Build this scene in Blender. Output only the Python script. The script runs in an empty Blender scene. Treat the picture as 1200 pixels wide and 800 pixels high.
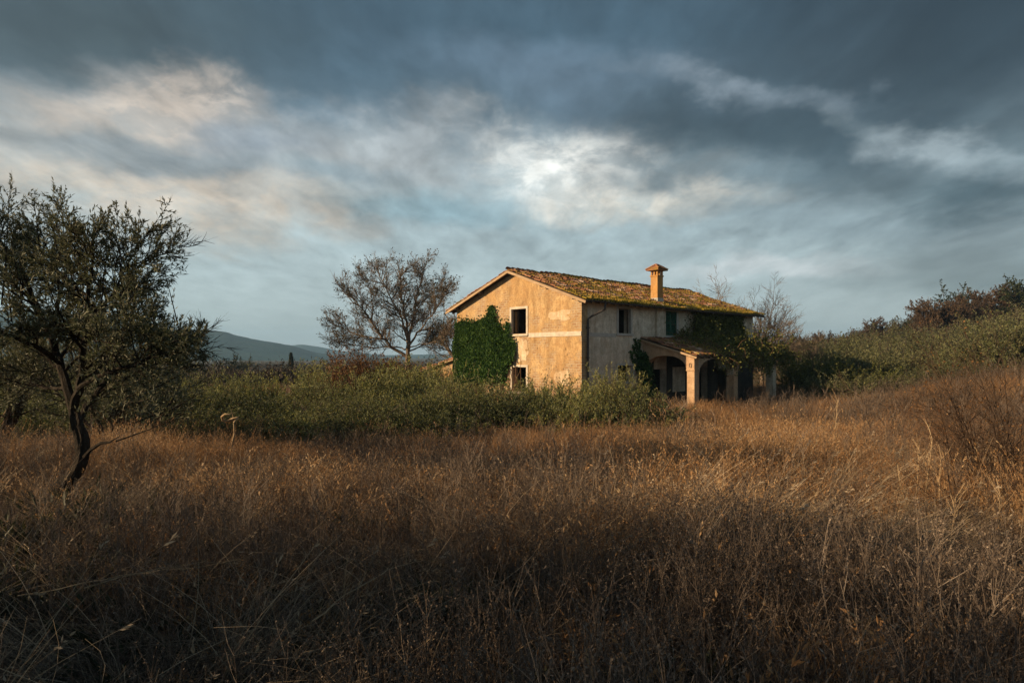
import bpy, math, random
import numpy as np
from mathutils import Vector

SC = bpy.context.scene
COL = SC.collection
R = math.radians
rng = np.random.default_rng(7)
random.seed(7)

# ------------------------------------------------------------------ camera
F = 750.0            # focal length in pixels of the 1200 px wide photograph
HY = 417.0           # row of the horizon
EYE = 3.0            # eye height above the ground at the house
cd = bpy.data.cameras.new('camera')
cam = bpy.data.objects.new('camera', cd)
COL.objects.link(cam)
cam.location = (0, 0, EYE)
cam.rotation_euler = (R(90), 0, 0)
cd.sensor_width = 36.0
cd.lens = 36.0 * F / 1200.0
cd.shift_y = (HY - 400.0) / 1200.0
cd.clip_start = 0.05
cd.clip_end = 9000
SC.camera = cam

# ------------------------------------------------------------------ view, sun
SC.view_settings.view_transform = 'Standard'
SC.view_settings.look = 'None'
SC.view_settings.exposure = 0.98
SC.view_settings.gamma = 1.0
SC.render.film_transparent = False
try:
    SC.cycles.use_denoising = True
    SC.cycles.max_bounces = 6
    SC.cycles.diffuse_bounces = 3
    SC.cycles.transparent_max_bounces = 8
    SC.cycles.volume_bounces = 0
except Exception:
    pass

SUN_TO = Vector((-1.90, -0.50, 0.68)).normalized()      # towards the sun: from the left, low
sun_el = math.asin(SUN_TO.z)
sun_az = math.atan2(SUN_TO.x, SUN_TO.y)
sl = bpy.data.lights.new('sun', 'SUN')
sl.energy = 3.9
sl.angle = R(0.6)
sl.color = (1.0, 0.72, 0.42)
so = bpy.data.objects.new('sun', sl)
COL.objects.link(so)
so.rotation_euler = SUN_TO.to_track_quat('Z', 'Y').to_euler()

# ------------------------------------------------------------------ node helper
class NT:
    def __init__(s, tree):
        s.t = tree
        s.n = tree.nodes
        s.l = tree.links
    def put(s, node, i, v):
        if v is None:
            return
        if hasattr(v, 'is_linked') or isinstance(v, bpy.types.NodeSocket):
            s.l.new(v, node.inputs[i])
        else:
            sk = node.inputs[i]
            if hasattr(sk, 'default_value'):
                try:
                    if hasattr(sk.default_value, '__len__') and not hasattr(v, '__len__'):
                        v = (v,) * len(sk.default_value)
                    if hasattr(v, '__len__') and len(v) == 3 and len(sk.default_value) == 4:
                        v = tuple(v) + (1,)
                    sk.default_value = v
                except TypeError:
                    sk.default_value = float(v)
    def m(s, op, a, b=None, c=None, clamp=False):
        n = s.n.new('ShaderNodeMath'); n.operation = op; n.use_clamp = clamp
        s.put(n, 0, a); s.put(n, 1, b)
        if c is not None: s.put(n, 2, c)
        return n.outputs[0]
    def v(s, op, a, b=None, scale=None):
        n = s.n.new('ShaderNodeVectorMath'); n.operation = op
        s.put(n, 0, a)
        if b is not None: s.put(n, 1, b)
        if scale is not None: s.put(n, 'Scale', scale)
        return n.outputs['Value'] if op in ('LENGTH', 'DOT_PRODUCT') else n.outputs[0]
    def xyz(s, x, y, z):
        n = s.n.new('ShaderNodeCombineXYZ'); s.put(n, 0, x); s.put(n, 1, y); s.put(n, 2, z); return n.outputs[0]
    def sep(s, v):
        n = s.n.new('ShaderNodeSeparateXYZ'); s.put(n, 0, v); return n.outputs
    def mix(s, f, a, b, mode='MIX'):
        n = s.n.new('ShaderNodeMix'); n.data_type = 'RGBA'; n.blend_type = mode; n.clamp_factor = True
        s.put(n, 0, f); s.put(n, 6, a); s.put(n, 7, b); return n.outputs[2]
    def rng(s, v, a, b, c=0.0, d=1.0, smooth=False):
        n = s.n.new('ShaderNodeMapRange'); n.clamp = True
        n.interpolation_type = 'SMOOTHSTEP' if smooth else 'LINEAR'
        s.put(n, 0, v); s.put(n, 1, a); s.put(n, 2, b); s.put(n, 3, c); s.put(n, 4, d); return n.outputs[0]
    def noise(s, vec, scale, detail=4, rough=0.5, col=False, dist=0.0):
        n = s.n.new('ShaderNodeTexNoise'); s.put(n, 'Vector', vec); s.put(n, 'Scale', scale)
        s.put(n, 'Detail', detail); s.put(n, 'Roughness', rough); s.put(n, 'Distortion', dist)
        return n.outputs['Color' if col else 'Fac']
    def mapping(s, vec, loc=(0, 0, 0), rot=(0, 0, 0), scale=(1, 1, 1)):
        n = s.n.new('ShaderNodeMapping'); s.put(n, 0, vec)
        n.inputs[1].default_value = loc; n.inputs[2].default_value = rot; n.inputs[3].default_value = scale
        return n.outputs[0]
    def ramp(s, f, stops):
        n = s.n.new('ShaderNodeValToRGB'); s.put(n, 0, f)
        e = n.color_ramp.elements
        while len(e) < len(stops): e.new(0.5)
        for k, (p, c) in enumerate(stops):
            e[k].position = p; e[k].color = tuple(c) + (1,)
        return n.outputs[0]
    def coord(s, which='Object'):
        return s.n.new('ShaderNodeTexCoord').outputs[which]
    def attr(s, name, kind='GEOMETRY'):
        n = s.n.new('ShaderNodeAttribute'); n.attribute_name = name; n.attribute_type = kind; return n

# ------------------------------------------------------------------ world: daylight sky behind heavy cloud
def make_world():
    w = bpy.data.worlds.new('World'); SC.world = w; w.use_nodes = True
    t = w.node_tree; t.nodes.clear(); q = NT(t)
    d = q.coord('Generated')
    x, y, z = q.sep(d)
    az = q.m('ARCTAN2', x, y)
    el = q.m('ARCSINE', q.m('MAXIMUM', z, -0.2))
    ae = q.xyz(az, el, 0)
    zz = q.m('ADD', q.m('MAXIMUM', z, 0.0), 0.16)
    plane = q.xyz(q.m('DIVIDE', x, zz), q.m('DIVIDE', y, zz), 0)
    # cloud decks seen in perspective: noise on a plane overhead, drawn out along the wind
    st = q.mapping(plane, rot=(0, 0, R(-14)), scale=(1.0, 0.42, 1))
    n_big = q.noise(st, 1.15, 5, 0.52, dist=0.35)
    n_mid = q.noise(q.mapping(plane, loc=(3.1, 7.7, 0), rot=(0, 0, R(-30)), scale=(1.0, 0.55, 1)), 3.1, 7, 0.58, dist=0.5)
    n_fine = q.noise(q.mapping(plane, loc=(9.1, 1.7, 0), rot=(0, 0, R(-8)), scale=(1, 0.5, 1)), 8.5, 6, 0.6, dist=0.3)
    # warp for the cloud banks
    wn = q.noise(q.mapping(ae, scale=(1, 1.7, 1)), 3.6, 5, 0.55, col=True)
    wn2 = q.noise(q.mapping(ae, loc=(4, 2, 0), scale=(1, 1.8, 1)), 13.0, 5, 0.6, col=True)
    off = q.v('MULTIPLY', q.v('SUBTRACT', wn, (0.5, 0.5, 0.5)), (0.25, 0.115, 0))
    off2 = q.v('MULTIPLY', q.v('SUBTRACT', wn2, (0.5, 0.5, 0.5)), (0.09, 0.055, 0))
    aw = q.v('ADD', q.v('ADD', ae, off), off2)
    _, elw, _ = q.sep(aw)
    col = q.ramp(q.rng(elw, 0.0, 0.62), [(0.0, (0.275, 0.315, 0.315)), (0.17, (0.235, 0.285, 0.295)), (0.42, (0.16, 0.212, 0.230)),
                                        (0.58, (0.098, 0.135, 0.162)), (0.76, (0.040, 0.064, 0.086)), (1.0, (0.022, 0.038, 0.054))])
    curd = q.rng(q.noise(q.mapping(ae, loc=(2, 5, 0), rot=(0, 0, R(8)), scale=(1, 1.7, 1)), 15.0, 9, 0.62, dist=0.35), 0.40, 0.60, 0.25, 1.0, smooth=True)
    def bank(col, px, py, sx, sy, c, s=1.0, rot=0.0, soft=0.15, nz=None, k=0.9, cu=0.0):
        dx = (px - 600) / F; dy = (HY - py) / F
        a0 = math.atan(dx); e0 = math.atan(dy * math.cos(a0))
        sxa = sx / F * math.cos(a0) ** 2; sya = sy / F * math.cos(a0)
        dv = q.v('SUBTRACT', aw, (a0, e0, 0))
        dv = q.mapping(dv, rot=(0, 0, R(rot)))
        dv = q.v('MULTIPLY', dv, (1 / sxa, 1 / sya, 0))
        r = q.v('LENGTH', dv)
        if nz is not None:
            r = q.m('ADD', r, q.m('MULTIPLY', q.m('SUBTRACT', nz, 0.5), k * 2.0))
        f = q.m('MULTIPLY', q.rng(r, 1.75, soft, 0.0, 1.0, smooth=True), s)
        if cu: f = q.m('MULTIPLY', f, q.m('ADD', 1 - cu, q.m('MULTIPLY', curd, cu)))
        return q.mix(f, col, c)
    D, L = n_big, n_mid
    col = bank(col, 560, 40, 460, 90, (0.030, 0.057, 0.080), 0.92, nz=D)
    col = bank(col, 60, 20, 300, 85, (0.024, 0.035, 0.038), 0.95, rot=-8, nz=D)
    col = bank(col, 1170, 40, 380, 140, (0.007, 0.013, 0.017), 0.98, rot=0, nz=D)
    col = bank(col, 250, 190, 330, 60, (0.25, 0.24, 0.22), 0.75, nz=L)
    col = bank(col, 190, 235, 240, 42, (0.37, 0.315, 0.25), 0.9, nz=L, cu=0.6)
    col = bank(col, 90, 180, 190, 20, (0.17, 0.185, 0.185), 0.7, nz=L)
    col = bank(col, 205, 128, 95, 34, (0.40, 0.34, 0.28), 0.98, rot=-14, nz=L, cu=0.8)
    col = bank(col, 5, 152, 26, 12, (0.50, 0.36, 0.29), 0.8, nz=L)
    col = bank(col, 300, 168, 66, 24, (0.125, 0.155, 0.185), 0.85, rot=-8, nz=L)
    col = bank(col, 235, 196, 120, 13, (0.15, 0.18, 0.195), 0.7, rot=-4, nz=L)
    col = bank(col, 445, 180, 150, 42, (0.25, 0.275, 0.285), 0.7, rot=4, nz=L, cu=0.85)
    col = bank(col, 385, 202, 70, 13, (0.14, 0.19, 0.215), 0.7, nz=L)
    col = bank(col, 500, 247, 130, 20, (0.13, 0.205, 0.235), 0.8, rot=2, nz=L, k=0.5)
    col = bank(col, 668, 195, 84, 46, (0.60, 0.60, 0.56), 0.98, nz=L, k=1.2, cu=0.7)
    col = bank(col, 770, 228, 125, 26, (0.46, 0.42, 0.35), 0.9, rot=-4, nz=L, cu=0.7)
    col = bank(col, 700, 100, 190, 36, (0.115, 0.165, 0.22), 0.55, rot=10, nz=D)
    col = bank(col, 890, 145, 260, 58, (0.018, 0.031, 0.039), 0.98, rot=8, nz=D, k=0.6)
    col = bank(col, 840, 205, 120, 18, (0.075, 0.108, 0.125), 0.8, rot=4, nz=L, k=0.6)
    col = bank(col, 860, 95, 120, 14, (0.13, 0.16, 0.185), 0.8, rot=16, nz=L, cu=0.6)
    col = bank(col, 1000, 262, 240, 26, (0.135, 0.175, 0.19), 0.8, rot=8, nz=L)
    col = bank(col, 1130, 175, 130, 18, (0.19, 0.23, 0.245), 0.95, rot=26, nz=L, cu=0.5)
    col = bank(col, 1150, 232, 120, 26, (0.024, 0.042, 0.050), 0.92, rot=6, nz=L, k=0.5)
    col = bank(col, 905, 318, 110, 12, (0.36, 0.385, 0.39), 0.75, rot=2, nz=L, k=0.5)
    col = bank(col, 1130, 315, 160, 40, (0.075, 0.092, 0.096), 0.85, nz=D, k=0.4)
    col = bank(col, 330, 350, 300, 46, (0.28, 0.335, 0.34), 0.6, nz=D, k=0.4)
    g = q.m('ADD', q.m('MULTIPLY', q.m('SUBTRACT', n_mid, 0.5), 1.35), q.m('MULTIPLY', q.m('SUBTRACT', n_fine, 0.5), 0.9))
    amp = q.rng(el, 0.03, 0.22, 0.25, 1.0, smooth=True)
    g = q.m('ADD', 1.0, q.m('MULTIPLY', g, amp))
    cloud = q.v('SCALE', col, scale=q.m('MULTIPLY', g, 10.0))
    sky = q.n.new('ShaderNodeTexSky'); sky.sky_type = 'NISHITA'; sky.sun_disc = False
    sky.sun_elevation = sun_el; sky.sun_rotation = sun_az; sky.altitude = 100; sky.air_density = 1.0
    sky.dust_density = 1.5; sky.ozone_density = 1.0
    c = q.mix(0.94, sky.outputs[0], cloud)          # cloud covers nearly all of the sky
    b = q.n.new('ShaderNodeBackground'); q.put(b, 0, c); b.inputs[1].default_value = 0.1
    o = q.n.new('ShaderNodeOutputWorld'); q.l.new(b.outputs[0], o.inputs[0])
    try:
        w.cycles.sampling_method = 'MANUAL'; w.cycles.sample_map_resolution = 512
    except Exception:
        pass
make_world()

# ------------------------------------------------------------------ materials
def new_mat(name):
    m = bpy.data.materials.new(name); m.use_nodes = True
    m.node_tree.nodes.clear()
    return m, NT(m.node_tree)
def finish(q, col, rough=0.85, bump=None, bstr=0.3, bdist=0.02, spec=0.3, metal=0.0):
    b = q.n.new('ShaderNodeBsdfPrincipled')
    q.put(b, 'Base Color', col); q.put(b, 'Roughness', rough); q.put(b, 'Metallic', metal)
    b.inputs['Specular IOR Level'].default_value = spec
    if bump is not None:
        bn = q.n.new('ShaderNodeBump'); bn.inputs['Strength'].default_value = bstr; bn.inputs['Distance'].default_value = bdist
        q.put(bn, 'Height', bump); q.l.new(bn.outputs[0], b.inputs['Normal'])
    o = q.n.new('ShaderNodeOutputMaterial'); q.l.new(b.outputs[0], o.inputs[0])
    return b
def simple_mat(name, a, b, scale=6.0, rough=0.85, bstr=0.3, spec=0.3, stretch=(1, 1, 1), detail=5, metal=0.0):
    m, q = new_mat(name)
    v = q.mapping(q.coord(), scale=stretch)
    n = q.noise(v, scale, detail, 0.6)
    n2 = q.noise(v, scale * 5.3, 4, 0.6)
    f = q.m('ADD', q.m('MULTIPLY', n, 0.7), q.m('MULTIPLY', n2, 0.3))
    finish(q, q.mix(q.rng(f, 0.33, 0.67), a, b), rough, n2, bstr, 0.02, spec, metal)
    return m
def leaf_mat(name, cols, back=None, transl=0.35, inst=False, rough=0.55, patch=0.0, objvar=0.5):
    """leaves and stems: colour from the per-piece attribute 'var' (and a per-plant tint when instanced)"""
    m, q = new_mat(name)
    v = q.attr('var').outputs['Fac']
    if inst:
        t = q.attr('tint', 'INSTANCER').outputs['Fac']
        v = q.m('ADD', q.m('MULTIPLY', v, 0.5), q.m('MULTIPLY', t, 0.5))
    if not inst:
        ri = q.n.new('ShaderNodeObjectInfo').outputs['Random']
        v = q.m('ADD', v, q.m('MULTIPLY', q.m('SUBTRACT', ri, 0.5), objvar), clamp=True)
    if patch:
        v = q.m('ADD', v, q.m('MULTIPLY', q.m('SUBTRACT', q.noise(q.coord('Object'), patch, 3, 0.5), 0.5), 1.1), clamp=True)
    k = len(cols)
    c = q.ramp(v, [(i / max(1, k - 1), cc) for i, cc in enumerate(cols)])
    if back is not None:
        g = q.n.new('ShaderNodeNewGeometry')
        c = q.mix(q.m('MULTIPLY', g.outputs['Backfacing'], 0.75), c, back)
    d = q.n.new('ShaderNodeBsdfPrincipled'); q.put(d, 'Base Color', c); d.inputs['Roughness'].default_value = rough
    d.inputs['Specular IOR Level'].default_value = 0.25
    out = d.outputs[0]
    if transl > 0:
        tr = q.n.new('ShaderNodeBsdfTranslucent'); q.put(tr, 0, c)
        mx = q.n.new('ShaderNodeMixShader'); mx.inputs[0].default_value = transl
        q.l.new(d.outputs[0], mx.inputs[1]); q.l.new(tr.outputs[0], mx.inputs[2]); out = mx.outputs[0]
    o = q.n.new('ShaderNodeOutputMaterial'); q.l.new(out, o.inputs[0])
    return m

M = {}
M['bark'] = simple_mat('bark', (0.045, 0.036, 0.028), (0.11, 0.09, 0.07), 9, 0.95, 0.8, 0.1, (1, 1, 0.3))
M['bark_pale'] = simple_mat('bark_pale', (0.10, 0.075, 0.055), (0.21, 0.165, 0.125), 5, 0.95, 0.6, 0.1, (1, 1, 0.3))
M['twig'] = simple_mat('twig', (0.10, 0.055, 0.032), (0.20, 0.12, 0.07), 9, 0.9, 0.3, 0.1)
M['dark_twig'] = simple_mat('dark_twig', (0.035, 0.024, 0.018), (0.075, 0.05, 0.035), 9, 0.9, 0.3, 0.1)
M['straw_stalk'] = simple_mat('straw_stalk', (0.22, 0.15, 0.085), (0.42, 0.31, 0.19), 14, 0.8, 0.3, 0.2, (1, 1, 0.4))
M['wood'] = simple_mat('weathered_wood', (0.05, 0.037, 0.027), (0.13, 0.095, 0.065), 7, 0.9, 0.6, 0.2, (0.3, 1, 1))
M['verge_wood'] = simple_mat('verge_board', (0.30, 0.20, 0.12), (0.50, 0.36, 0.23), 5, 0.85, 0.4, 0.2, (1, 0.3, 1))
M['iron'] = simple_mat('rusty_metal', (0.030, 0.030, 0.034), (0.085, 0.062, 0.048), 5, 0.6, 0.2, 0.4, detail=6)
M['stone_trim'] = simple_mat('stone_trim', (0.42, 0.36, 0.29), (0.66, 0.58, 0.48), 5, 0.9, 0.5)
M['grey_trim'] = simple_mat('grey_trim', (0.34, 0.32, 0.29), (0.52, 0.49, 0.44), 5, 0.9, 0.5)
M['green_paint'] = simple_mat('green_paint', (0.010, 0.060, 0.036), (0.020, 0.105, 0.062), 5, 0.6, 0.3, stretch=(1, 1, 0.3))
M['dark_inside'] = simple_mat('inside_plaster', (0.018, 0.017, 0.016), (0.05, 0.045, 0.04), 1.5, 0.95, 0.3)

def plaster(name, base, pale, dark, worn, brick_amt, low_worn=0.0, moss=0.0):
    m, q = new_mat(name)
    o = q.coord('Object'); x, y, z = q.sep(o)
    n1 = q.noise(o, 0.55, 6, 0.6); n2 = q.noise(o, 2.3, 6, 0.65); n3 = q.noise(o, 9.0, 6, 0.7); n4 = q.noise(o, 34.0, 4, 0.6)
    streak = q.noise(q.mapping(o, scale=(1.3, 1.3, 0.5)), 1.5, 7, 0.66)
    col = q.mix(q.rng(n1, 0.36, 0.64), base, pale)
    col = q.mix(q.m('MULTIPLY', q.rng(streak, 0.45, 0.66), 0.92), col, dark)
    drip = q.noise(q.mapping(o, scale=(9, 9, 0.35)), 1.2, 4, 0.6)
    col = q.mix(q.m('MULTIPLY', q.m('MULTIPLY', q.rng(drip, 0.52, 0.72), q.rng(z, 4.6, 5.9)), 0.55), col, dark)
    col = q.mix(q.m('MULTIPLY', q.rng(n2, 0.47, 0.62), 0.75), col, worn)
    col = q.mix(q.m('MULTIPLY', q.rng(n3, 0.48, 0.66), 0.72), col, dark)
    col = q.mix(q.m('MULTIPLY', q.rng(n4, 0.48, 0.66), 0.5), col, pale)
    # coursed rubble and brick showing through where the render has gone
    bx = q.n.new('ShaderNodeTexBrick'); q.put(bx, 'Vector', q.xyz(q.m('ADD', x, y), z, 0))
    bx.inputs['Scale'].default_value = 1.0; bx.inputs['Brick Width'].default_value = 0.34; bx.inputs['Row Height'].default_value = 0.13
    bx.inputs['Mortar Size'].default_value = 0.016; bx.inputs['Color1'].default_value = (0.30, 0.17, 0.09, 1)
    bx.inputs['Color2'].default_value = (0.42, 0.29, 0.17, 1); bx.inputs['Mortar'].default_value = (0.5, 0.41, 0.29, 1)
    wr = q.noise(q.mapping(o, loc=(3, 5, 1)), 0.8, 7, 0.68)
    if low_worn: wr = q.m('ADD', wr, q.rng(z, 3.9, 0.6, 0.0, low_worn))
    f = q.m('MULTIPLY', q.rng(wr, 0.49, 0.60), brick_amt)
    col = q.mix(f, col, bx.outputs['Color'])
    if moss:
        mg = q.m('MULTIPLY', q.rng(q.noise(q.mapping(o, loc=(8, 1, 2)), 1.1, 6, 0.7), 0.50, 0.66), moss)
        col = q.mix(mg, col, (0.075, 0.085, 0.035))
    h = q.m('ADD', q.m('MULTIPLY', n3, 0.6), q.m('MULTIPLY', n4, 0.4))
    h = q.m('SUBTRACT', h, q.m('MULTIPLY', f, q.m('ADD', 0.5, q.m('MULTIPLY', bx.outputs['Fac'], 0.8))))
    finish(q, col, 0.92, h, 0.75, 0.03, 0.2)
    return m
M['gable_plaster'] = plaster('ochre_plaster', (0.48, 0.295, 0.13), (0.62, 0.44, 0.235), (0.21, 0.12, 0.055), (0.38, 0.215, 0.095), 0.95, 0.12)
M['side_plaster'] = plaster('grey_plaster', (0.68, 0.57, 0.44), (0.78, 0.70, 0.58), (0.34, 0.27, 0.19), (0.50, 0.40, 0.29), 0.35, 0.07, 0.25)
M['porch_plaster'] = plaster('porch_plaster', (0.52, 0.33, 0.20), (0.62, 0.44, 0.29), (0.30, 0.18, 0.10), (0.43, 0.26, 0.15), 0.25, 0.05, 0.1)
M['chimney_plaster'] = plaster('chimney_plaster', (0.52, 0.27, 0.08), (0.58, 0.34, 0.13), (0.28, 0.14, 0.05), (0.42, 0.21, 0.07), 0.3)

def tile_mat(name, mossy):
    m, q = new_mat(name)
    o = q.coord('Object'); x, y, z = q.sep(o)
    v = q.attr('var').outputs['Fac']; e = q.attr('edge').outputs['Fac']
    c = q.ramp(v, [(0, (0.15, 0.065, 0.04)), (0.35, (0.29, 0.12, 0.065)), (0.7, (0.42, 0.20, 0.11)), (1, (0.56, 0.42, 0.32))])
    n3 = q.noise(o, 14, 5, 0.7)
    c = q.mix(q.m('MULTIPLY', q.rng(n3, 0.48, 0.66), 0.6), c, (0.12, 0.095, 0.07))
    n = q.noise(q.mapping(o, scale=(0.5, 1, 1)), 0.9, 6, 0.66)
    n2 = q.noise(o, 6, 5, 0.7)
    f = q.m('ADD', q.m('ADD', n, q.m('MULTIPLY', q.m('SUBTRACT', n2, 0.5), 0.55)), e)
    ms = q.m('MULTIPLY', q.rng(f, 0.56 - mossy, 0.68 - mossy), 0.92)
    mc = q.ramp(q.noise(o, 2.2, 5, 0.7), [(0.3, (0.10, 0.085, 0.012)), (0.5, (0.25, 0.19, 0.02)), (0.7, (0.36, 0.20, 0.04))])
    finish(q, q.mix(ms, c, mc), 0.95, n2, 0.6, 0.03, 0.1)
    return m
M['tiles'] = tile_mat('roof_tiles', 0.06)
M['porch_tiles'] = tile_mat('porch_tiles', -0.02)
M['moss'] = leaf_mat('moss_and_grass', [(0.07, 0.075, 0.01), (0.20, 0.17, 0.02), (0.36, 0.25, 0.035), (0.40, 0.23, 0.06)], transl=0.2)
M['olive_leaf'] = leaf_mat('olive_leaf', [(0.045, 0.054, 0.020), (0.085, 0.096, 0.040), (0.14, 0.15, 0.075)], back=(0.19, 0.19, 0.135), transl=0.2)
M['shrub_leaf'] = leaf_mat('shrub_leaf', [(0.065, 0.082, 0.020), (0.15, 0.165, 0.042), (0.27, 0.265, 0.065), (0.36, 0.33, 0.10)], back=(0.24, 0.25, 0.13), transl=0.3, patch=0.5)
M['slope_leaf'] = leaf_mat('slope_olive_leaf', [(0.036, 0.046, 0.016), (0.085, 0.098, 0.034), (0.155, 0.16, 0.06), (0.25, 0.24, 0.10)], back=(0.15, 0.155, 0.09), transl=0.25, patch=0.35)
M['hedge_dark'] = leaf_mat('dark_hedge_leaf', [(0.024, 0.036, 0.011), (0.060, 0.076, 0.022), (0.13, 0.145, 0.04), (0.20, 0.195, 0.06)], back=(0.10, 0.11, 0.06), transl=0.25, patch=0.5)
M['ivy_leaf'] = leaf_mat('ivy_leaf', [(0.010, 0.034, 0.007), (0.032, 0.082, 0.016), (0.11, 0.18, 0.045)], transl=0.15, rough=0.4)
M['vine_leaf'] = leaf_mat('vine_leaf', [(0.022, 0.030, 0.008), (0.075, 0.088, 0.020), (0.17, 0.17, 0.035)], transl=0.2)
M['spring_leaf'] = leaf_mat('spring_leaf', [(0.035, 0.040, 0.020), (0.065, 0.065, 0.034), (0.10, 0.085, 0.05)], transl=0.25)
M['rust_leaf'] = leaf_mat('rust_leaf', [(0.10, 0.045, 0.018), (0.19, 0.095, 0.035), (0.27, 0.15, 0.06)], transl=0.25)
M['dark_leaf'] = leaf_mat('dark_leaf', [(0.012, 0.020, 0.009), (0.028, 0.040, 0.018), (0.05, 0.062, 0.028)], transl=0.15)
M['brown_wood_leaf'] = leaf_mat('bare_wood_twigs', [(0.040, 0.028, 0.020), (0.085, 0.055, 0.036), (0.13, 0.085, 0.05)], transl=0.1, patch=0.15)

# ------------------------------------------------------------------ mesh building
class MB:
    """collects geometry for ONE mesh object; 'var' is a random number per piece"""
    def __init__(s):
        s.V = []; s.Fq = []; s.Ft = []; s.A = []; s.n = 0; s.E = []
    def add(s, verts, quads=None, tris=None, var=0.5, edge=0.0):
        verts = np.asarray(verts, dtype=np.float32).reshape(-1, 3)
        if quads is not None and len(quads): s.Fq.append(np.asarray(quads, dtype=np.int64) + s.n)
        if tris is not None and len(tris): s.Ft.append(np.asarray(tris, dtype=np.int64) + s.n)
        s.V.append(verts)
        s.A.append(np.broadcast_to(np.asarray(var, dtype=np.float32), (len(verts),)))
        s.E.append(np.broadcast_to(np.asarray(edge, dtype=np.float32), (len(verts),)))
        s.n += len(verts)
    def box(s, x0, x1, y0, y1, z0, z1, var=0.5):
        v = [(x, y, z) for z in (z0, z1) for y in (y0, y1) for x in (x0, x1)]
        s.add(v, [(0, 2, 3, 1), (4, 5, 7, 6), (0, 1, 5, 4), (2, 6, 7, 3), (0, 4, 6, 2), (1, 3, 7, 5)], var=var)
    def beam(s, a, b, w, h, up=(0, 0, 1), var=0.5):
        a = np.array(a, float); b = np.array(b, float); t = b - a; t /= np.linalg.norm(t)
        sd = np.cross(t, up); sd /= np.linalg.norm(sd); u = np.cross(sd, t)
        v = [p + sd * i * w / 2 + u * j * h / 2 for p in (a, b) for i, j in ((-1, -1), (1, -1), (1, 1), (-1, 1))]
        s.add(v, [(0, 1, 2, 3), (7, 6, 5, 4), (0, 4, 5, 1), (1, 5, 6, 2), (2, 6, 7, 3), (3, 7, 4, 0)], var=var)
    def tube(s, pts, rad, k=5, var=0.5):
        pts = np.asarray(pts, float); n = len(pts)
        rad = np.broadcast_to(np.asarray(rad, float), (n,))
        t = np.gradient(pts, axis=0); t /= np.linalg.norm(t, axis=1)[:, None] + 1e-9
        ref = np.array((0.31, 0.95, 0.05)) if abs(t[0, 1]) < 0.8 else np.array((0.95, 0.3, 0.05))
        a = np.cross(t, ref); a /= np.linalg.norm(a, axis=1)[:, None] + 1e-9
        b = np.cross(t, a)
        an = np.arange(k) * 2 * np.pi / k
        ring = a[:, None, :] * np.cos(an)[None, :, None] + b[:, None, :] * np.sin(an)[None, :, None]
        V = (pts[:, None, :] + ring * rad[:, None, None]).reshape(-1, 3)
        i = np.arange(n - 1)[:, None] * k; j = np.arange(k)[None, :]; j2 = (j + 1) % k
        q = np.stack([i + j, i + j2, i + k + j2, i + k + j], -1).reshape(-1, 4)
        s.add(V, q, var=var)
    def leaves(s, P, D, L, W, rg, var=None):
        """diamond leaves: base at P along D"""
        n = len(P)
        if n == 0: return
        D = D / (np.linalg.norm(D, axis=1)[:, None] + 1e-9)
        rv = rg.normal(size=(n, 3)); S = np.cross(D, rv); S /= np.linalg.norm(S, axis=1)[:, None] + 1e-9
        N = np.cross(D, S)
        L = np.broadcast_to(np.asarray(L, float), (n,))[:, None]; W = np.broadcast_to(np.asarray(W, float), (n,))[:, None]
        V = np.stack([P, P + D * L * .45 + S * W * .5 + N * W * .12, P + D * L, P + D * L * .45 - S * W * .5 + N * W * .12], 1).reshape(-1, 3)
        q = np.arange(n * 4).reshape(n, 4)
        if var is None: var = rg.random(n)
        s.add(V, q, var=np.repeat(var, 4))
    def build(s, name, mat, parent=None, kind=None, label=None, cat=None, group=None, smooth=False, loc=None, rz=None, link=True):
        me = bpy.data.meshes.new(name)
        V = np.concatenate(s.V) if s.V else np.zeros((0, 3), np.float32)
        q = np.concatenate(s.Fq) if s.Fq else np.zeros((0, 4), np.int64)
        t = np.concatenate(s.Ft) if s.Ft else np.zeros((0, 3), np.int64)
        me.vertices.add(len(V)); me.vertices.foreach_set('co', V.astype(np.float32).ravel())
        nl = q.size + t.size
        me.loops.add(nl)
        me.loops.foreach_set('vertex_index', np.concatenate([q.ravel(), t.ravel()]).astype(np.int32))
        npoly = len(q) + len(t); me.polygons.add(npoly)
        ls = np.concatenate([np.arange(len(q)) * 4, q.size + np.arange(len(t)) * 3]).astype(np.int32)
        me.polygons.foreach_set('loop_start', ls)
        me.polygons.foreach_set('use_smooth', np.full(npoly, bool(smooth)))
        me.update(calc_edges=True); me.validate()
        if s.A:
            at = me.attributes.new('var', 'FLOAT', 'POINT'); at.data.foreach_set('value', np.concatenate(s.A).astype(np.float32))
            E = np.concatenate(s.E)
            if E.any():
                at = me.attributes.new('edge', 'FLOAT', 'POINT'); at.data.foreach_set('value', E.astype(np.float32))
        if mat is not None: me.materials.append(mat)
        o = bpy.data.objects.new(name, me)
        if link: COL.objects.link(o)
        if parent is not None: o.parent = parent
        if loc is not None: o.location = loc
        if rz is not None: o.rotation_euler = (0, 0, rz)
        tag(o, label, cat, group, kind)
        return o
def tag(o, label=None, cat=None, group=None, kind=None):
    if label: o['label'] = label
    if cat: o['category'] = cat
    if group: o['group'] = group
    if kind: o['kind'] = kind
    return o
def thing(name, label, cat, loc=(0, 0, 0), rz=0.0, group=None):
    o = bpy.data.objects.new(name, None); COL.objects.link(o); o.location = loc; o.rotation_euler = (0, 0, rz)
    o.empty_display_size = 0.3
    return tag(o, label, cat, group)
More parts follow.
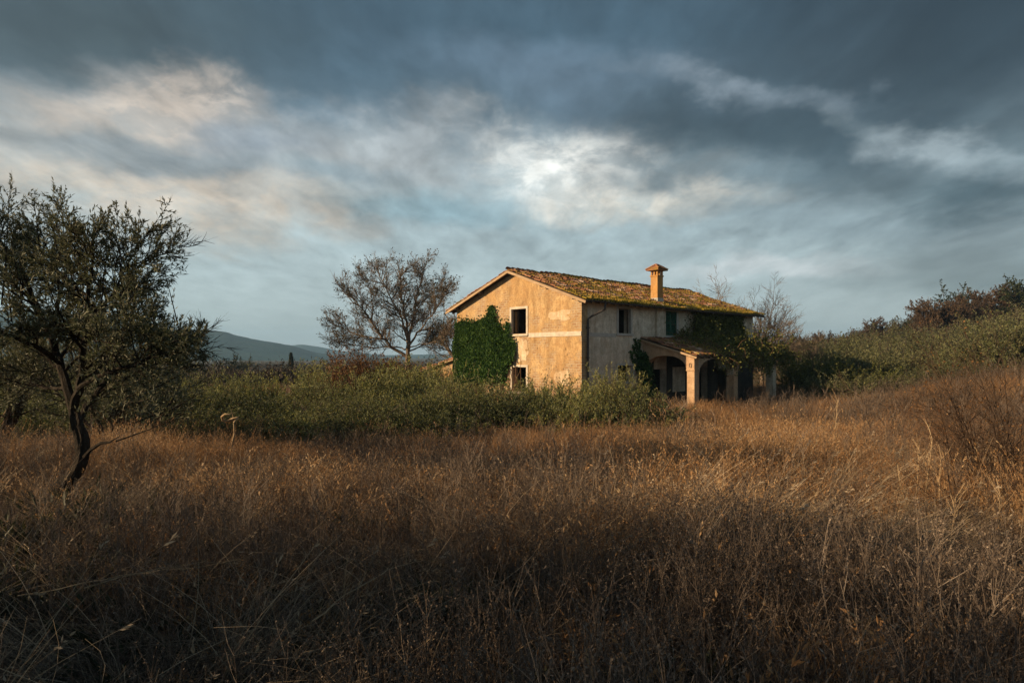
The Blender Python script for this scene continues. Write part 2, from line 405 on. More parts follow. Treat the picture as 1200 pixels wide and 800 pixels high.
def copy_thing(src, loc, rz=0.0, scale=1.0, label=None):
    c = src.copy(); COL.objects.link(c); c.location = loc; c.rotation_euler = (0, 0, rz)
    c.scale = scale if hasattr(scale, '__len__') else (scale,) * 3
    if label: c['label'] = label
    for ch in src.children:
        d = ch.copy(); COL.objects.link(d); d.parent = c
    return c

# ------------------------------------------------------------------ terrain
def S(a, b, x):
    t = np.clip((np.asarray(x, float) - a) / (b - a), 0, 1); return t * t * (3 - 2 * t)
CX, CY = 3.48, 32.0                         # house corner nearest the camera
UA = (0.736, 0.677); UN = (0.677, -0.736)    # along the long wall / out of it
HT = math.atan2(0.677, 0.736)
def hash2(x, y, s):
    return (np.sin(x * 0.9 * s + 1.3 * np.sin(y * 0.7 * s + s)) + np.sin(y * 1.1 * s + 1.7 * np.sin(x * 0.8 * s - s))) * 0.5
def ground(x, y):
    x = np.asarray(x, float); y = np.asarray(y, float)
    r = np.hypot(x, y); az = np.arctan2(x, y)
    z = 1.38 * (1 - S(2, 27, y))
    dx = x - CX; dy = y - CY
    a = dx * UA[0] + dy * UA[1]; n = dx * UN[0] + dy * UN[1]
    z = z + 1.9 * S(5, 17, n) * S(-2, 20, a)
    z = z - 5.5 * S(52, 180, r) * (1 - S(0.0, 0.4, az))
    e = 0.026 + (np.tan(np.clip(az, 0, 0.9)) - 0.42) * 0.125
    e = np.clip(e, 0, 0.10)
    hill = S(46, 175, r) * S(0.22, 0.5, az) * (1 - S(1.6, 2.6, az))
    z = z + hill * (180 * e - 3.6 * S(0.3, 0.5, az)) * (1 - S(260, 900, r))
    z = z - 5.0 * S(260, 900, r) * S(0.0, 0.4, az)
    near = 1 - S(40, 90, r)
    hs = (1 - S(2, 6, np.abs(n + 4) - 5))   # flatter by the house
    z = z + 0.10 * hash2(x, y, 0.55) * near * (1 - 0.8 * hs * S(20, 26, y))
    z = z + 0.8 * hash2(x, y, 0.055) * S(60, 130, r)
    return z
def gz(x, y): return float(ground(x, y))
def make_ground():
    rs = np.concatenate([[0.0], np.geomspace(0.6, 3600, 150)])
    na = 260
    th = np.arange(na) * 2 * np.pi / na
    X = rs[1:, None] * np.sin(th)[None]; Y = rs[1:, None] * np.cos(th)[None]
    Z = ground(X, Y)
    V = np.concatenate([[[0, 0, gz(0, 0)]], np.stack([X, Y, Z], -1).reshape(-1, 3)])
    i = np.arange(len(rs) - 2)[:, None] * na + 1; j = np.arange(na)[None]; j2 = (j + 1) % na
    q = np.stack([i + j, i + na + j, i + na + j2, i + j2], -1).reshape(-1, 4)
    t = [(0, 1 + k, 1 + (k + 1) % na) for k in range(na)]
    mb = MB(); mb.add(V, q, t)
    m, Q = new_mat('field_soil')
    o = Q.coord('Object')
    n1 = Q.noise(o, 0.02, 5, 0.6); n2 = Q.noise(o, 0.25, 6, 0.65); n3 = Q.noise(o, 7, 5, 0.7)
    c = Q.ramp(n2, [(0.3, (0.060, 0.048, 0.024)), (0.5, (0.095, 0.062, 0.030)), (0.7, (0.085, 0.075, 0.030))])
    c = Q.mix(Q.m('MULTIPLY', Q.rng(n3, 0.45, 0.65), 0.6), c, (0.035, 0.027, 0.018))
    c = Q.mix(Q.m('MULTIPLY', Q.rng(n1, 0.45, 0.6), 0.5), c, (0.055, 0.062, 0.03))
    finish(Q, c, 0.95, n3, 0.6, 0.05, 0.1)
    g = mb.build('ground', m, kind='structure', smooth=True)
    tag(g, 'rough sloping field soil under the dry grass', None)
make_ground()

def make_hills():
    """far ridge to the left, wooded, seen through the haze"""
    def sheet(name, prof, r0, r1, r2, seed, label):
        az = np.radians(np.linspace(-62, 12, 300)); rr = np.linspace(r0, r2, 60)
        A, Rr = np.meshgrid(az, rr)
        px = 600 + F * np.tan(A)
        e = np.interp(px, [p[0] for p in prof], [p[1] for p in prof]) / F
        up = S(r0, r1, Rr) * (1 - 0.5 * S(r1, r2, Rr))
        X = Rr * np.sin(A); Y = Rr * np.cos(A)
        Z = -9 + (e * r1 * np.cos(A) + 12) * up + (hash2(X, Y, 0.013) * 3 + hash2(X, Y, 0.05) * 1.2 + hash2(Y, X, 0.15) * 0.8) * up * np.clip(e * 60, 0, 1)
        n, m = A.shape
        i = np.arange(n - 1)[:, None] * m; j = np.arange(m - 1)[None]
        q = np.stack([i + j, i + m + j, i + m + j + 1, i + j + 1], -1).reshape(-1, 4)
        mb = MB(); mb.add(np.stack([X, Y, Z], -1).reshape(-1, 3), q)
        mt, Q = new_mat(name + '_woods')
        o = Q.coord('Object')
        f = Q.noise(o, 0.006, 7, 0.65); f2 = Q.noise(o, 0.05, 5, 0.7)
        c = Q.ramp(f, [(0.35, (0.006, 0.030, 0.036)), (0.5, (0.014, 0.048, 0.050)), (0.62, (0.040, 0.075, 0.062)), (0.7, (0.012, 0.038, 0.040))])
        c = Q.mix(Q.m('MULTIPLY', Q.rng(f2, 0.45, 0.6), 0.6), c, (0.012, 0.026, 0.02))
        finish(Q, c, 0.95, f2, 1.0, 6.0, 0.1)
        tag(mb.build('hills', mt, kind='structure', smooth=True), label)
    sheet('near_ridge', [(-600, 60), (0, 52), (110, 46), (195, 33), (228, 31), (262, 28), (282, 22), (310, 16.5), (340, 12), (370, 4), (420, -3), (620, -9)],
          1150, 1650, 2300, 1, 'nearer wooded blue green ridge falling to the right beyond the valley')
    sheet('far_ridge', [(-600, 40), (100, 34), (300, 10), (335, 11), (352, 13.5), (372, 11), (400, 6), (450, 1), (520, 2), (640, -4)],
          2300, 2750, 3300, 2, 'palest far ridge at the foot of the sky')
make_hills()

# ------------------------------------------------------------------ house
# local frame: x along the long wall away from the camera, y along the gable wall, z up; origin = nearest corner
HL, HW, EA, RI = 17.8, 10.15, 5.92, 7.72      # length, width, eaves, ridge
house = thing('farmhouse', 'abandoned two storey ochre and grey plaster farmhouse with mossy tiled roof and arched porch', 'house', (CX, CY, 0), HT)
def wall_grid(mb, length, height, holes, thick, axis, z0=-0.6, flip=1):
    """wall in the plane axis: 'x' -> runs along x with outer face at y=0 and inner at y=thick; 'y' -> along y with outer face at x=0"""
    us = sorted({0, length, *[h[0] for h in holes], *[h[1] for h in holes]})
    zs = sorted({z0, height, *[h[2] for h in holes], *[h[3] for h in holes]})
    def P(u, d, z): return (u, d, z) if axis == 'x' else (d, u, z)
    def solid(i, j):
        if i < 0 or j < 0 or i >= len(us) - 1 or j >= len(zs) - 1: return False
        cu = (us[i] + us[i + 1]) / 2; cz = (zs[j] + zs[j + 1]) / 2
        return not any(h[0] < cu < h[1] and h[2] < cz < h[3] for h in holes)
    for i in range(len(us) - 1):
        for j in range(len(zs) - 1):
            if not solid(i, j): continue
            u0, u1, a, b = us[i], us[i + 1], zs[j], zs[j + 1]
            for d in (0, thick): mb.add([P(u0, d, a), P(u1, d, a), P(u1, d, b), P(u0, d, b)], [(0, 1, 2, 3)])
            if not solid(i - 1, j): mb.add([P(u0, 0, a), P(u0, thick, a), P(u0, thick, b), P(u0, 0, b)], [(0, 1, 2, 3)])
            if not solid(i + 1, j): mb.add([P(u1, 0, a), P(u1, thick, a), P(u1, thick, b), P(u1, 0, b)], [(0, 1, 2, 3)])
            if not solid(i, j - 1): mb.add([P(u0, 0, a), P(u1, 0, a), P(u1, thick, a), P(u0, thick, a)], [(0, 1, 2, 3)])
            if not solid(i, j + 1): mb.add([P(u0, 0, b), P(u1, 0, b), P(u1, thick, b), P(u0, thick, b)], [(0, 1, 2, 3)])
# pixel readings turned into metres on the wall planes
def gable_u(px):
    t = (px - 600) / F; return (CX - CY * t) / (0.677 + 0.736 * t)
def side_u(px, n=0.0):
    t = (px - 600) / F; x0 = CX + UN[0] * n; y0 = CY + UN[1] * n
    return (y0 * t - x0) / (UA[0] - UA[1] * t)
def gable_z(px, py): return EYE + (HY - py) * (CY + 0.736 * gable_u(px)) / F
def side_z(px, py, n=0.0): return EYE + (HY - py) * (CY + UN[1] * n + 0.677 * side_u(px, n)) / F

TH = 0.45
gw = (gable_u(617), gable_u(599.5), gable_z(608, 391), gable_z(608, 362))         # upper gable window
gw2 = (gable_u(617), gable_u(600), gable_z(608, 458), gable_z(608, 430))
sw = (side_u(724.5), side_u(739), side_z(732, 390.5), side_z(732, 361.5))
sw2 = (side_u(723.5), side_u(741.5), side_z(732, 447), side_z(732, 428))
sh = (side_u(779.5), side_u(793), side_z(786, 393), side_z(786, 365))
fw = (side_u(856), side_u(868), side_z(862, 399), side_z(862, 371))
d1 = (side_u(766), side_u(781), -0.6, 2.25)
d2 = (side_u(803), side_u(829), -0.6, 2.3)
d3 = (side_u(841), side_u(858), -0.6, 2.2)

mb = MB(); wall_grid(mb, HW, EA, [gw, gw2], TH, 'y')
gh = RI - 0.10
mb.add([(0, 0, EA), (0, HW, EA), (0, HW / 2, gh), (TH, 0, EA), (TH, HW, EA), (TH, HW / 2, gh)],
       [(0, 3, 5, 2), (1, 2, 5, 4)], [(0, 2, 1), (3, 4, 5)])
mb.build('gable_wall', M['gable_plaster'], house, label='sunlit ochre plaster gable wall')
mb = MB(); wall_grid(mb, HL - 2 * TH, EA, [(h[0] - TH, h[1] - TH, h[2], h[3]) for h in (sw, sw2, sh, fw, d1, d2, d3)], TH, 'x')
mb.build('side_wall', M['side_plaster'], house, label='shaded grey plaster long wall').location = (TH, 0, 0)
mb = MB(); wall_grid(mb, HL - 2 * TH, EA, [], TH, 'x')
mb.build('back_wall', M['side_plaster'], house).location = (TH, HW - TH, 0)
mb = MB(); wall_grid(mb, HW, EA, [], TH, 'y')
mb.add([(0, 0, EA), (0, HW, EA), (0, HW / 2, gh), (TH, 0, EA), (TH, HW, EA), (TH, HW / 2, gh)], [(0, 3, 5, 2), (1, 2, 5, 4)], [(0, 2, 1), (3, 4, 5)])
mb.build('far_gable_wall', M['side_plaster'], house).location = (HL - TH, 0, 0)
mb = MB(); mb.box(TH, HL - TH, TH, HW - TH, 2.85, 3.05); mb.box(TH, HL - TH, TH, HW - TH, -0.3, -0.1)
mb.box(5.0, 5.2, TH, HW - TH, -0.1, 2.85); mb.box(6.4, 6.6, TH, HW - TH, 3.05, EA)
mb.box(6.6, HL - TH, 3.5, 3.7, 3.05, 5.6); mb.box(5.2, HL - TH, 3.5, 3.7, -0.1, 2.85)
mb.build('inner_floor', M['dark_inside'], house, label='inner floors and partition walls')

def frame(name, hole, axis, mat, w=0.13, proud=0.035, sill=True, arch=False):
    u0, u1, a, b = hole
    fr = MB()
    def bx(m, p, q, c, d, o=proud, e=0.12):
        if axis == 'x': m.box(p, q, -o, e, c, d)
        else: m.box(-o, e, p, q, c, d)
    bx(fr, u0 - w, u0 + 0.003, a - 0.02, b); bx(fr, u1 - 0.003, u1 + w, a - 0.02, b)
    if not arch: bx(fr, u0 - w, u1 + w, b + 0.001, b + w)
    else:
        n = 7
        for k in range(n):
            p = u0 - w + (u1 - u0 + 2 * w) * k / n; q2 = u0 - w + (u1 - u0 + 2 * w) * (k + 1) / n
            c = ((k + .5) / n - .5) * 2; lift = 0.10 * (1 - c * c)
            bx(fr, p, q2, b + 0.001, b + 0.10 + lift)
    f = fr.build(name, mat, house)
    if sill:
        s_ = MB(); bx(s_, u0 - w - 0.04, u1 + w + 0.04, a - 0.13, a - 0.021, proud + 0.06, 0.2)
        s_.build('sill', mat, f)
    return f
frame('window_frame', gw, 'y', M['stone_trim'])
frame('window_frame', gw2, 'y', M['stone_trim'])
frame('window_frame', sw, 'x', M['grey_trim'])
frame('window_frame', sw2, 'x', M['grey_trim'], w=0.09)
frame('window_frame', sh, 'x', M['grey_trim'], w=0.16, arch=True)
frame('window_frame', fw, 'x', M['grey_trim'], w=0.10)
# broken casements left inside the openings
for h, ax in ((gw, 'y'), (sw, 'x')):
    for k in range(1 if ax == 'y' else 2):
        c = MB()
        if ax == 'y':
            y0 = h[1] - 0.02
            c.box(0.16, 0.52, y0 - 0.045, y0, h[2] + .03, h[2] + .1); c.box(0.16, 0.52, y0 - 0.045, y0, h[3] - .1, h[3] - .03)
            c.box(0.16, 0.22, y0 - 0.045, y0, h[2] + .1, h[3] - .1); c.box(0.46, 0.52, y0 - 0.045, y0, h[2] + .1, h[3] - .1)
        else:
            x0 = h[1] - 0.10 if k else h[0] + 0.02
            c.box(x0, x0 + 0.07, 0.14, 0.18, h[2], h[3])
            if k: c.box(h[0] + .09, h[1] - .10, 0.145, 0.175, h[3] - .08, h[3] - .002)
        c.build('casement', M['wood'], house)
# green shutters: two leaves of louvres
w2 = (sh[1] - sh[0]) / 2
for k in range(2):
    x0 = sh[0] + w2 * k + 0.01; x1 = x0 + w2 - 0.02; z0, z1 = sh[2] + .01, sh[3] - .01
    c = MB(); st = 0.06
    c.box(x0, x0 + st, 0.03, 0.075, z0, z1); c.box(x1 - st, x1, 0.03, 0.075, z0, z1)
    for zz in (z0, (z0 + z1) / 2 - .03, z1 - .07): c.box(x0 + st, x1 - st, 0.032, 0.073, zz, zz + .07)
    leaf = c.build('shutter', M['green_paint'], house, label='closed dark green louvred shutter leaf')
    c = MB(); z = z0 + .09
    while z < z1 - .1:
        if abs(z - (z0 + z1) / 2) > .06:
            c.beam((x0 + st, .052, z), (x1 - st, .052, z), 0.012, 0.05, up=(0, 0.7, 0.7))
        z += .055
    c.build('louvre', M['green_paint'], leaf, kind='stuff')
# string course at first floor level, butted between frames
bz0, bz1 = gable_z(650, 394.3), gable_z(650, 389)
c = MB(); c.box(-0.035, 0.02, 0.003, gw[0] - 0.18, bz0, bz1); c.build('string_course', M['stone_trim'], house, label='pale stone band across the gable')
c = MB(); c.box(0.45, sw[0] - 0.2, -0.02, 0.02, bz0 - .02, bz1 - .06); c.build('string_course', M['grey_trim'], house, label='faint grey band along the shaded wall')
# wall buttress under the chimney
c = MB(); px0, px1 = side_u(767.5), side_u(777.5); c.box(px0, px1, -0.16, 0.02, 3.9, EA - 0.02)
c.build('chimney_breast', M['side_plaster'], house)
# paler coat of render hanging on between the two gable windows
M['pale_render'] = plaster('pale_render', (0.58, 0.44, 0.28), (0.70, 0.58, 0.42), (0.36, 0.23, 0.12), (0.50, 0.33, 0.18), 0.2)
rg = np.random.default_rng(31)
def patch(name, mat, uc, zc, w, h, t, n=26):
    an = np.linspace(0, 2 * np.pi, n, endpoint=False); r_ = 1 + .16 * np.sin(an * 3 + uc) + rg.normal(0, .07, n)
    k = np.maximum(np.abs(np.cos(an)), np.abs(np.sin(an))); U = uc + w / 2 * r_ * np.cos(an) / k ** .7; Z = zc + h / 2 * r_ * np.sin(an) / k ** .7
    m = MB(); V = [(-t, a, b) for a, b in zip(U, Z)] + [(.004, a, b) for a, b in zip(U, Z)] + [(-t, uc, zc)]
    m.add(V, [(i, (i + 1) % n, n + (i + 1) % n, n + i) for i in range(n)], [((i + 1) % n, i, 2 * n) for i in range(n)]); m.build(name, mat, house)
patch('render_patch', M['pale_render'], (gw[0] + gw[1]) / 2 - .05, (gw[2] + gw2[3]) / 2, 1.25, gw[2] - gw2[3] - .45, .014)
patch('render_patch', M['pale_render'], 1.5, 5.1, 1.5, .5, .012)
patch('render_patch', M['pale_render'], 1.3, 1.9, 1.1, .7, .012)
# stones and plaster scars over the gable
rg = np.random.default_rng(3)
c = MB()
for k in range(26):
    u = rg.uniform(0.3, 4.0); z = rg.uniform(1.0, 3.7); w = rg.uniform(.1, .28); h = rg.uniform(.06, .12)
    c.box(-rg.uniform(.012, .025), 0.01, u, u + w, z, z + h)
c.build('rubble_stone', M['gable_plaster'], house, kind='stuff')

# ---- roof
OV, OG = 0.62, 0.42            # overhang at eaves / gables
SL = (RI - EA) / (HW / 2)      # slope
def roof_z(y, ridge=RI): return ridge - SL * abs(y - HW / 2) + 0.06
def tiles(mb, x0, x1, ylow, yhigh, zf, rg, wob=0.02, pitch=0.21, course=0.36, edge_moss=0.1, skip=0.01, out=0):
    """barrel tiles in rows; zf(x, y) is the deck height; ylow->yhigh runs from eaves to ridge"""
    nu = int((x1 - x0) / pitch); L = yhigh - ylow; nv = max(2, int(abs(L) / (course * 0.93)))
    an = np.linspace(0, np.pi, 6); sg = 1 if L > 0 else -1
    for i in range(nu):
        xc = x0 + (i + .5) * (x1 - x0) / nu
        for j in range(nv):
            if rg.random() < skip: continue
            dx = rg.normal(0, wob * .8); tw = rg.normal(0, wob * 1.4)
            ya = ylow + L * j / nv - sg * (0.03 + rg.normal(0, .012)); yb = ylow + L * (j + 1) / nv + sg * 0.05
            rad0 = 0.105 + rg.normal(0, .006); rad1 = rad0 * 0.82; lift = 0.03 + abs(rg.normal(0, .022))
            P = []
            for (yy, rr, sh_, lf) in ((ya, rad0, dx, lift + .018), (yb, rad1, dx + tw, lift - .012)):
                z = float(zf(xc, yy))
                for a in an: P.append((xc + sh_ + rr * math.cos(a), yy, z + lf + rr * 0.72 * math.sin(a)))
            q = [(k, k + 1, k + 7, k + 6) for k in range(5)]
            P.append((xc + dx, ya + sg * .01, float(zf(xc, ya))))
            t = [(k + 1, k, 12) for k in range(5)]
            v = min(1, max(0, rg.beta(1.1, 1.1)))
            mb.add(P, q, t, var=v, edge=edge_moss * max(0, 1 - j / 3.5) + rg.normal(0, .03))
def sag(x, y):
    return -0.05 * math.sin(max(0, min(1, (x + .4) / 18.6)) * math.pi) + 0.030 * math.sin(x * 0.9 + 1) * math.sin(y * .8) + 0.018 * math.sin(x * 2.3)
def zmain(x, y): return roof_z(y) + sag(x, y)
rg = np.random.default_rng(11)
mb = MB()
xs = np.linspace(-OG, HL + OG, 60)
for (ya, yb) in ((-OV, HW / 2), (HW + OV, HW / 2)):
    ys = np.linspace(ya, yb, 14)
    V = [(x, y, zmain(x, y)) for y in ys for x in xs]; V += [(x, y, zmain(x, y) - 0.07) for y in ys for x in xs]
    n = len(xs); N = n * len(ys); q = []
    for j in range(len(ys) - 1):
        for i in range(n - 1):
            a = j * n + i; q += [(a, a + 1, a + n + 1, a + n), (N + a, N + a + n, N + a + n + 1, N + a + 1)]
    for i in range(n - 1): q.append((i, N + i, N + i + 1, i + 1))
    for j in range(len(ys) - 1):
        for e in (0, n - 1):
            a = j * n + e; q.append((a, a + n, N + a + n, N + a))
    mb.add(V, q)
roof = mb.build('roof', M['wood'], house, label='low pitched roof covered in mossy terracotta tiles')
mb = MB()
tiles(mb, -OG + .02, HL + OG, -OV + .02, HW / 2 - .03, zmain, rg, edge_moss=0.16)
tiles(mb, -OG + .02, HL + OG, HW + OV - .02, HW / 2 + .03, zmain, rg, edge_moss=0.05)
mb.build('roof_tiles', M['tiles'], roof, kind='stuff')
mb = MB(); x = -OG
while x < HL + OG - .2:
    a = np.linspace(0, np.pi, 7); z = zmain(x, HW / 2) + .05 + rg.normal(0, .012); tw = rg.normal(0, .015)
    P = [(xx, HW / 2 + r_ * math.cos(t) + o_, zz + r_ * .8 * math.sin(t)) for (xx, r_, zz, o_) in ((x, .155, z + .03, 0), (x + .42, .13, z, tw)) for t in a]
    mb.add(P, [(k, k + 1, k + 8, k + 7) for k in range(6)], var=rg.random(), edge=rg.normal(0.02, .05)); x += .38
mb.build('ridge_tiles', M['tiles'], roof, kind='stuff')
# moss cushions and dry grass growing on the tiles
mb = MB(); rg = np.random.default_rng(5)
def moss_at(n, xr, yr, zf, hgt, dens=None):
    X = rg.uniform(*xr, n); Y = rg.uniform(*yr, n)
    cl = (np.sin(X * 1.7 + 2 * np.sin(Y * 1.3)) + np.sin(X * .6 + Y * 2.1 + 1)) * .25 + .5
    keep = rg.random(n) < cl ** 1.5 * (dens(X, Y) if dens else 1)
    X = X[keep]; Y = Y[keep]; n = len(X)
    Z = np.array([zf(a, b) for a, b in zip(X, Y)]) + .06
    D = np.stack([rg.normal(0, .45, n), rg.normal(0, .45, n), np.full(n, 1.)], 1)
    hh = hgt * rg.uniform(.35, 1.3, n)
    mb.leaves(np.stack([X, Y, Z], 1), D, hh, hh * .35 + .015, rg, var=np.clip(.5 + .3 * np.sin(X * .8 + 1) + rg.normal(0, .22, n), 0, 1))
moss_at(22000, (-OG, HL + OG), (-OV, HW / 2), zmain, 0.13, lambda X, Y: 0.35 + 0.65 * np.exp(-(Y + OV) / .9) + .5 * (X > 9) * np.exp(-((X - 13) / 4) ** 2))
mb.build('roof_moss', M['moss'], roof, kind='stuff')
# verge boards, wall plate, rafters
mb = MB(); z = lambda y: roof_z(y) - 0.115
for (a, b) in ((-OV, HW / 2 - .001), (HW + OV, HW / 2 + .001)):
    mb.beam((-OG + .02, a, z(a)), (-OG + .02, b, z(b)), 0.05, 0.13)
mb.build('verge_board', M['verge_wood'], roof)
mb = MB()
for k in range(30):
    x = .1 + k * .6
    mb.beam((x, -OV + .05, roof_z(-OV) - .10), (x, .4, roof_z(.4) - .12), 0.09, 0.11, var=rg.random())
    if k < 29: mb.beam((x, HW + OV - .05, roof_z(HW + OV) - .10), (x, HW - .4, roof_z(HW - .4) - .12), 0.09, 0.11, var=rg.random())
mb.build('rafters', M['wood'], roof, kind='stuff')
for y in (0.25, HW / 4, HW / 2, 3 * HW / 4, HW - .25):
    mb = MB(); mb.beam((-OG + .06, y, roof_z(y) - .17), (.3, y, roof_z(y) - .17), 0.14, 0.14); mb.build('purlin_end', M['wood'], roof)
# gutter and downpipe
def gutter(x0, x1, y, z, parent, seed=0):
    mb = MB(); n = 24; an = np.linspace(0, np.pi, 6); r_ = .075
    P = []
    for i in range(n):
        x = x0 + (x1 - x0) * i / (n - 1)
        for rr in (r_, r_ - .008):
            for a in an: P.append((x, y + rr * math.cos(a), z - rr * math.sin(a) + sag(x, 0) * .6 - .002 * x))
    q = []
    for i in range(n - 1):
        for s_ in (0, 6):
            for k in range(5):
                a = i * 12 + s_ + k; q.append((a, a + 1, a + 13, a + 12))
        for k in (0, 5): a = i * 12 + k; q.append((a, a + 6, a + 18, a + 12))
    mb.add(P, q); return mb.build('gutter', M['iron'], parent)
gutter(-.35, HL + .35, -OV - .06, roof_z(-OV) - .02, roof)
dpx = side_u(687.5)
mb = MB(); mb.tube([(1.05, -OV - .06, roof_z(-OV) - .09), (1.0, -OV - .04, 5.33), (dpx + .15, -.20, 5.0), (dpx, -.09, 4.85), (dpx, -.09, 2.5), (dpx, -.09, -.2)], .055, 8)
dp = mb.build('downpipe', M['iron'], house, smooth=True)
for z in (4.4, 2.9, 1.3):
    b = MB(); b.box(dpx - .075, dpx + .075, -.16, .01, z, z + .04); b.build('pipe_bracket', M['iron'], dp)

# ---- chimney
cx0 = side_u(771, 0.0)
def chim():
    # shaft: near corner seen at px 771; stands on the near slope
    y0 = 0.35; W = 0.47
    # solve x so that the near corner (x, y0) projects to px 770.5
    t = (770.5 - 600) / F
    bx = CX - 0.677 * y0; by = CY + 0.736 * y0
    x0 = (by * t - bx) / (0.736 - 0.677 * t); D_ = by + 0.677 * x0
    ztop = EYE + (HY - 322.5) * D_ / F; zcap = EYE + (HY - 316.5) * D_ / F; zap = EYE + (HY - 310.5) * D_ / F
    zb = roof_z(y0) - .25
    c = MB(); c.box(x0, x0 + .55, y0, y0 + W, zb, ztop - .05)
    sh_ = c.build('chimney', M['chimney_plaster'], roof, label='square plastered chimney with tiled hood')
    c = MB(); c.box(x0 - .04, x0 + .59, y0 - .04, y0 + W + .04, ztop - .049, ztop + .02); c.build('chimney_collar', M['chimney_plaster'], roof)
    c = MB(); c.box(x0 - .03, x0 + .58, y0 - .03, y0 + W + .03, roof_z(y0 + W) - .12, roof_z(y0 + W) + .10); c.build('chimney_flashing', M['grey_trim'], roof)
    # open lantern of little pillars
    for i in range(3):
        for j in range(3):
            if i == 1 and j == 1: continue
            a = x0 + i * .215; b = y0 + j * .175
            lp = MB(); lp.box(a + .015 * i, a + .015 * i + .09, b + .015 * j, b + .015 * j + .09, ztop + .021, zcap); lp.build('lantern_pillar', M['chimney_plaster'], roof)
    c = MB(); o = .20; z = zcap + .001
    c.box(x0 - o, x0 + .55 + o, y0 - o, y0 + W + o, z, z + .045)
    z += .046; cxm = x0 + .275; cym = y0 + W / 2
    P = [(x0 - o, y0 - o, z), (x0 + .55 + o, y0 - o, z), (x0 + .55 + o, y0 + W + o, z), (x0 - o, y0 + W + o, z), (cxm - .08, cym, zap + .08), (cxm + .08, cym, zap + .08)]
    c.add(P, [(0, 1, 5, 4), (2, 3, 4, 5)], [(1, 2, 5), (3, 0, 4)], var=.35)
    for k in range(5):
        f = k / 4; a = x0 - o + (.55 + 2 * o) * f
        for s_ in (-1, 1):
            c.tube([(a, cym + s_ * (W / 2 + o + .02), z + .02), (cxm + (a - cxm) * .25, cym + s_ * .02, zap + .08)], [.06, .045], 6, var=rg.random())
    c.build('chimney_hood', M['tiles'], roof)
chim()

# ---- porch
PX0, PX1, PD, PT = 5.15, 15.2, 3.2, 0.42      # start, end, depth, thickness
PZT, PZE = 4.0, 3.02                           # roof height at the wall / at the eaves (deck)
porch = house
def pz(y): return PZT + (PZE - PZT) * (-y) / 3.45      # y from 0 to -3.45
def arch_strip(fz, ftop, u0, u1, n, P, mb, thick):
    us = np.linspace(u0, u1, n)
    A = [fz(u) for u in us]; B = [ftop(u) for u in us]
    for i in range(n - 1):
        a, b = us[i], us[i + 1]
        V = [P(a, 0, A[i]), P(b, 0, A[i + 1]), P(b, 0, B[i + 1]), P(a, 0, B[i]), P(a, thick, A[i]), P(b, thick, A[i + 1]), P(b, thick, B[i + 1]), P(a, thick, B[i])]
        mb.add(V, [(0, 1, 2, 3), (7, 6, 5, 4), (0, 4, 5, 1), (3, 2, 6, 7)])
def arch_fn(u0, u1, spring, crown, p=2.2):
    c = (u0 + u1) / 2; h = (u1 - u0) / 2
    return lambda u: spring + (crown - spring) * max(0, 1 - abs((u - c) / h) ** p) ** (1 / p)
# side arch (plane x = PX0, towards the sun)
mb = MB(); Pf = lambda u, t, z: (PX0 + t, -u, z)
top = lambda u: pz(-u) - .10
arch_strip(arch_fn(0.12, 2.78, 2.15, 3.02), top, 0.12, 2.78, 26, Pf, mb, PT)
mb.box(PX0, PX0 + PT, -.12, -.001, -.5, top(.12))
mb.build('porch_arch', M['porch_plaster'], house, label='sunlit side arch of the porch')
mb = MB(); mb.box(PX0 - .012, PX0 + PT + .02, -PD - .012, -2.78, -.6, 2.22)
c0 = mb.build('pillar', M['porch_plaster'], house, label='sunlit corner pillar of the porch')
mb = MB(); mb.box(PX0 - .05, PX0 + PT + .05, -PD - .05, -2.74, 2.221, 2.30); mb.build('pillar_cap', M['porch_plaster'], c0)
mb = MB(); mb.box(PX0, PX0 + PT, -PD, -2.78, 2.301, pz(-PD) - .12); mb.build('arch_pier', M['porch_plaster'], house)
mb = MB(); mb.tube([(PX0 - .03, -2.98, 2.62), (PX0 - .09, -2.98, 2.60), (PX0 - .10, -2.98, 2.46), (PX0 - .05, -2.98, 2.42)], .022, 6); mb.build('iron_ring', M['iron'], house)
# front arches (plane y = -PD)
pil = [(PX0, PX0 + PT), (9.2, 9.65), (13.95, 14.4)]
Pf = lambda u, t, z: (u, -PD + t, z)
topf = lambda u: PZE - .02
for k in range(2):
    a, b = pil[k][1], pil[k + 1][0]
    mb = MB(); arch_strip(arch_fn(a, b, 1.95, 2.86, 2.3), topf, a, b, 30, Pf, mb, PT - .02)
    mb.build('porch_arch', M['side_plaster'], house, label='shaded front arch of the porch')
for k in (1, 2):
    a, b = pil[k]
    mb = MB(); mb.box(a, b, -PD - .012, -PD + PT, -.6, topf(a)); mb.build('pillar', M['porch_plaster'] if k == 1 else M['side_plaster'], house)
mb = MB(); mb.box(14.4, PX1 - .05, -PD + .05, -PD + .25, 2.72, PZE - .03); mb.build('porch_beam', M['wood'], house)
def zporch(x, y): return pz(y) + .035 * math.sin(x * 1.1) * (-y / 3.4) - .05 * max(0, (x - 9)) * .25 * (-y / 3.4) * .3
rg = np.random.default_rng(17)
mb = MB(); xs = np.linspace(PX0 - .28, PX1 + .1, 40); ys = np.linspace(-3.5, 0.0, 10); n = len(xs); N = n * len(ys)
V = [(x, y, zporch(x, y)) for y in ys for x in xs] + [(x, y, zporch(x, y) - .06) for y in ys for x in xs]; q = []
for j in range(len(ys) - 1):
    for i in range(n - 1):
        a = j * n + i; q += [(a, a + 1, a + n + 1, a + n), (N + a, N + a + n, N + a + n + 1, N + a + 1)]
for i in range(n - 1): q.append((i, N + i, N + i + 1, i + 1))
for j in range(len(ys) - 1):
    for e in (0, n - 1): a = j * n + e; q.append((a, a + n, N + a + n, N + a))
mb.add(V, q); proof = mb.build('porch_roof', M['wood'], house, label='lean to porch roof of red tiles and moss')
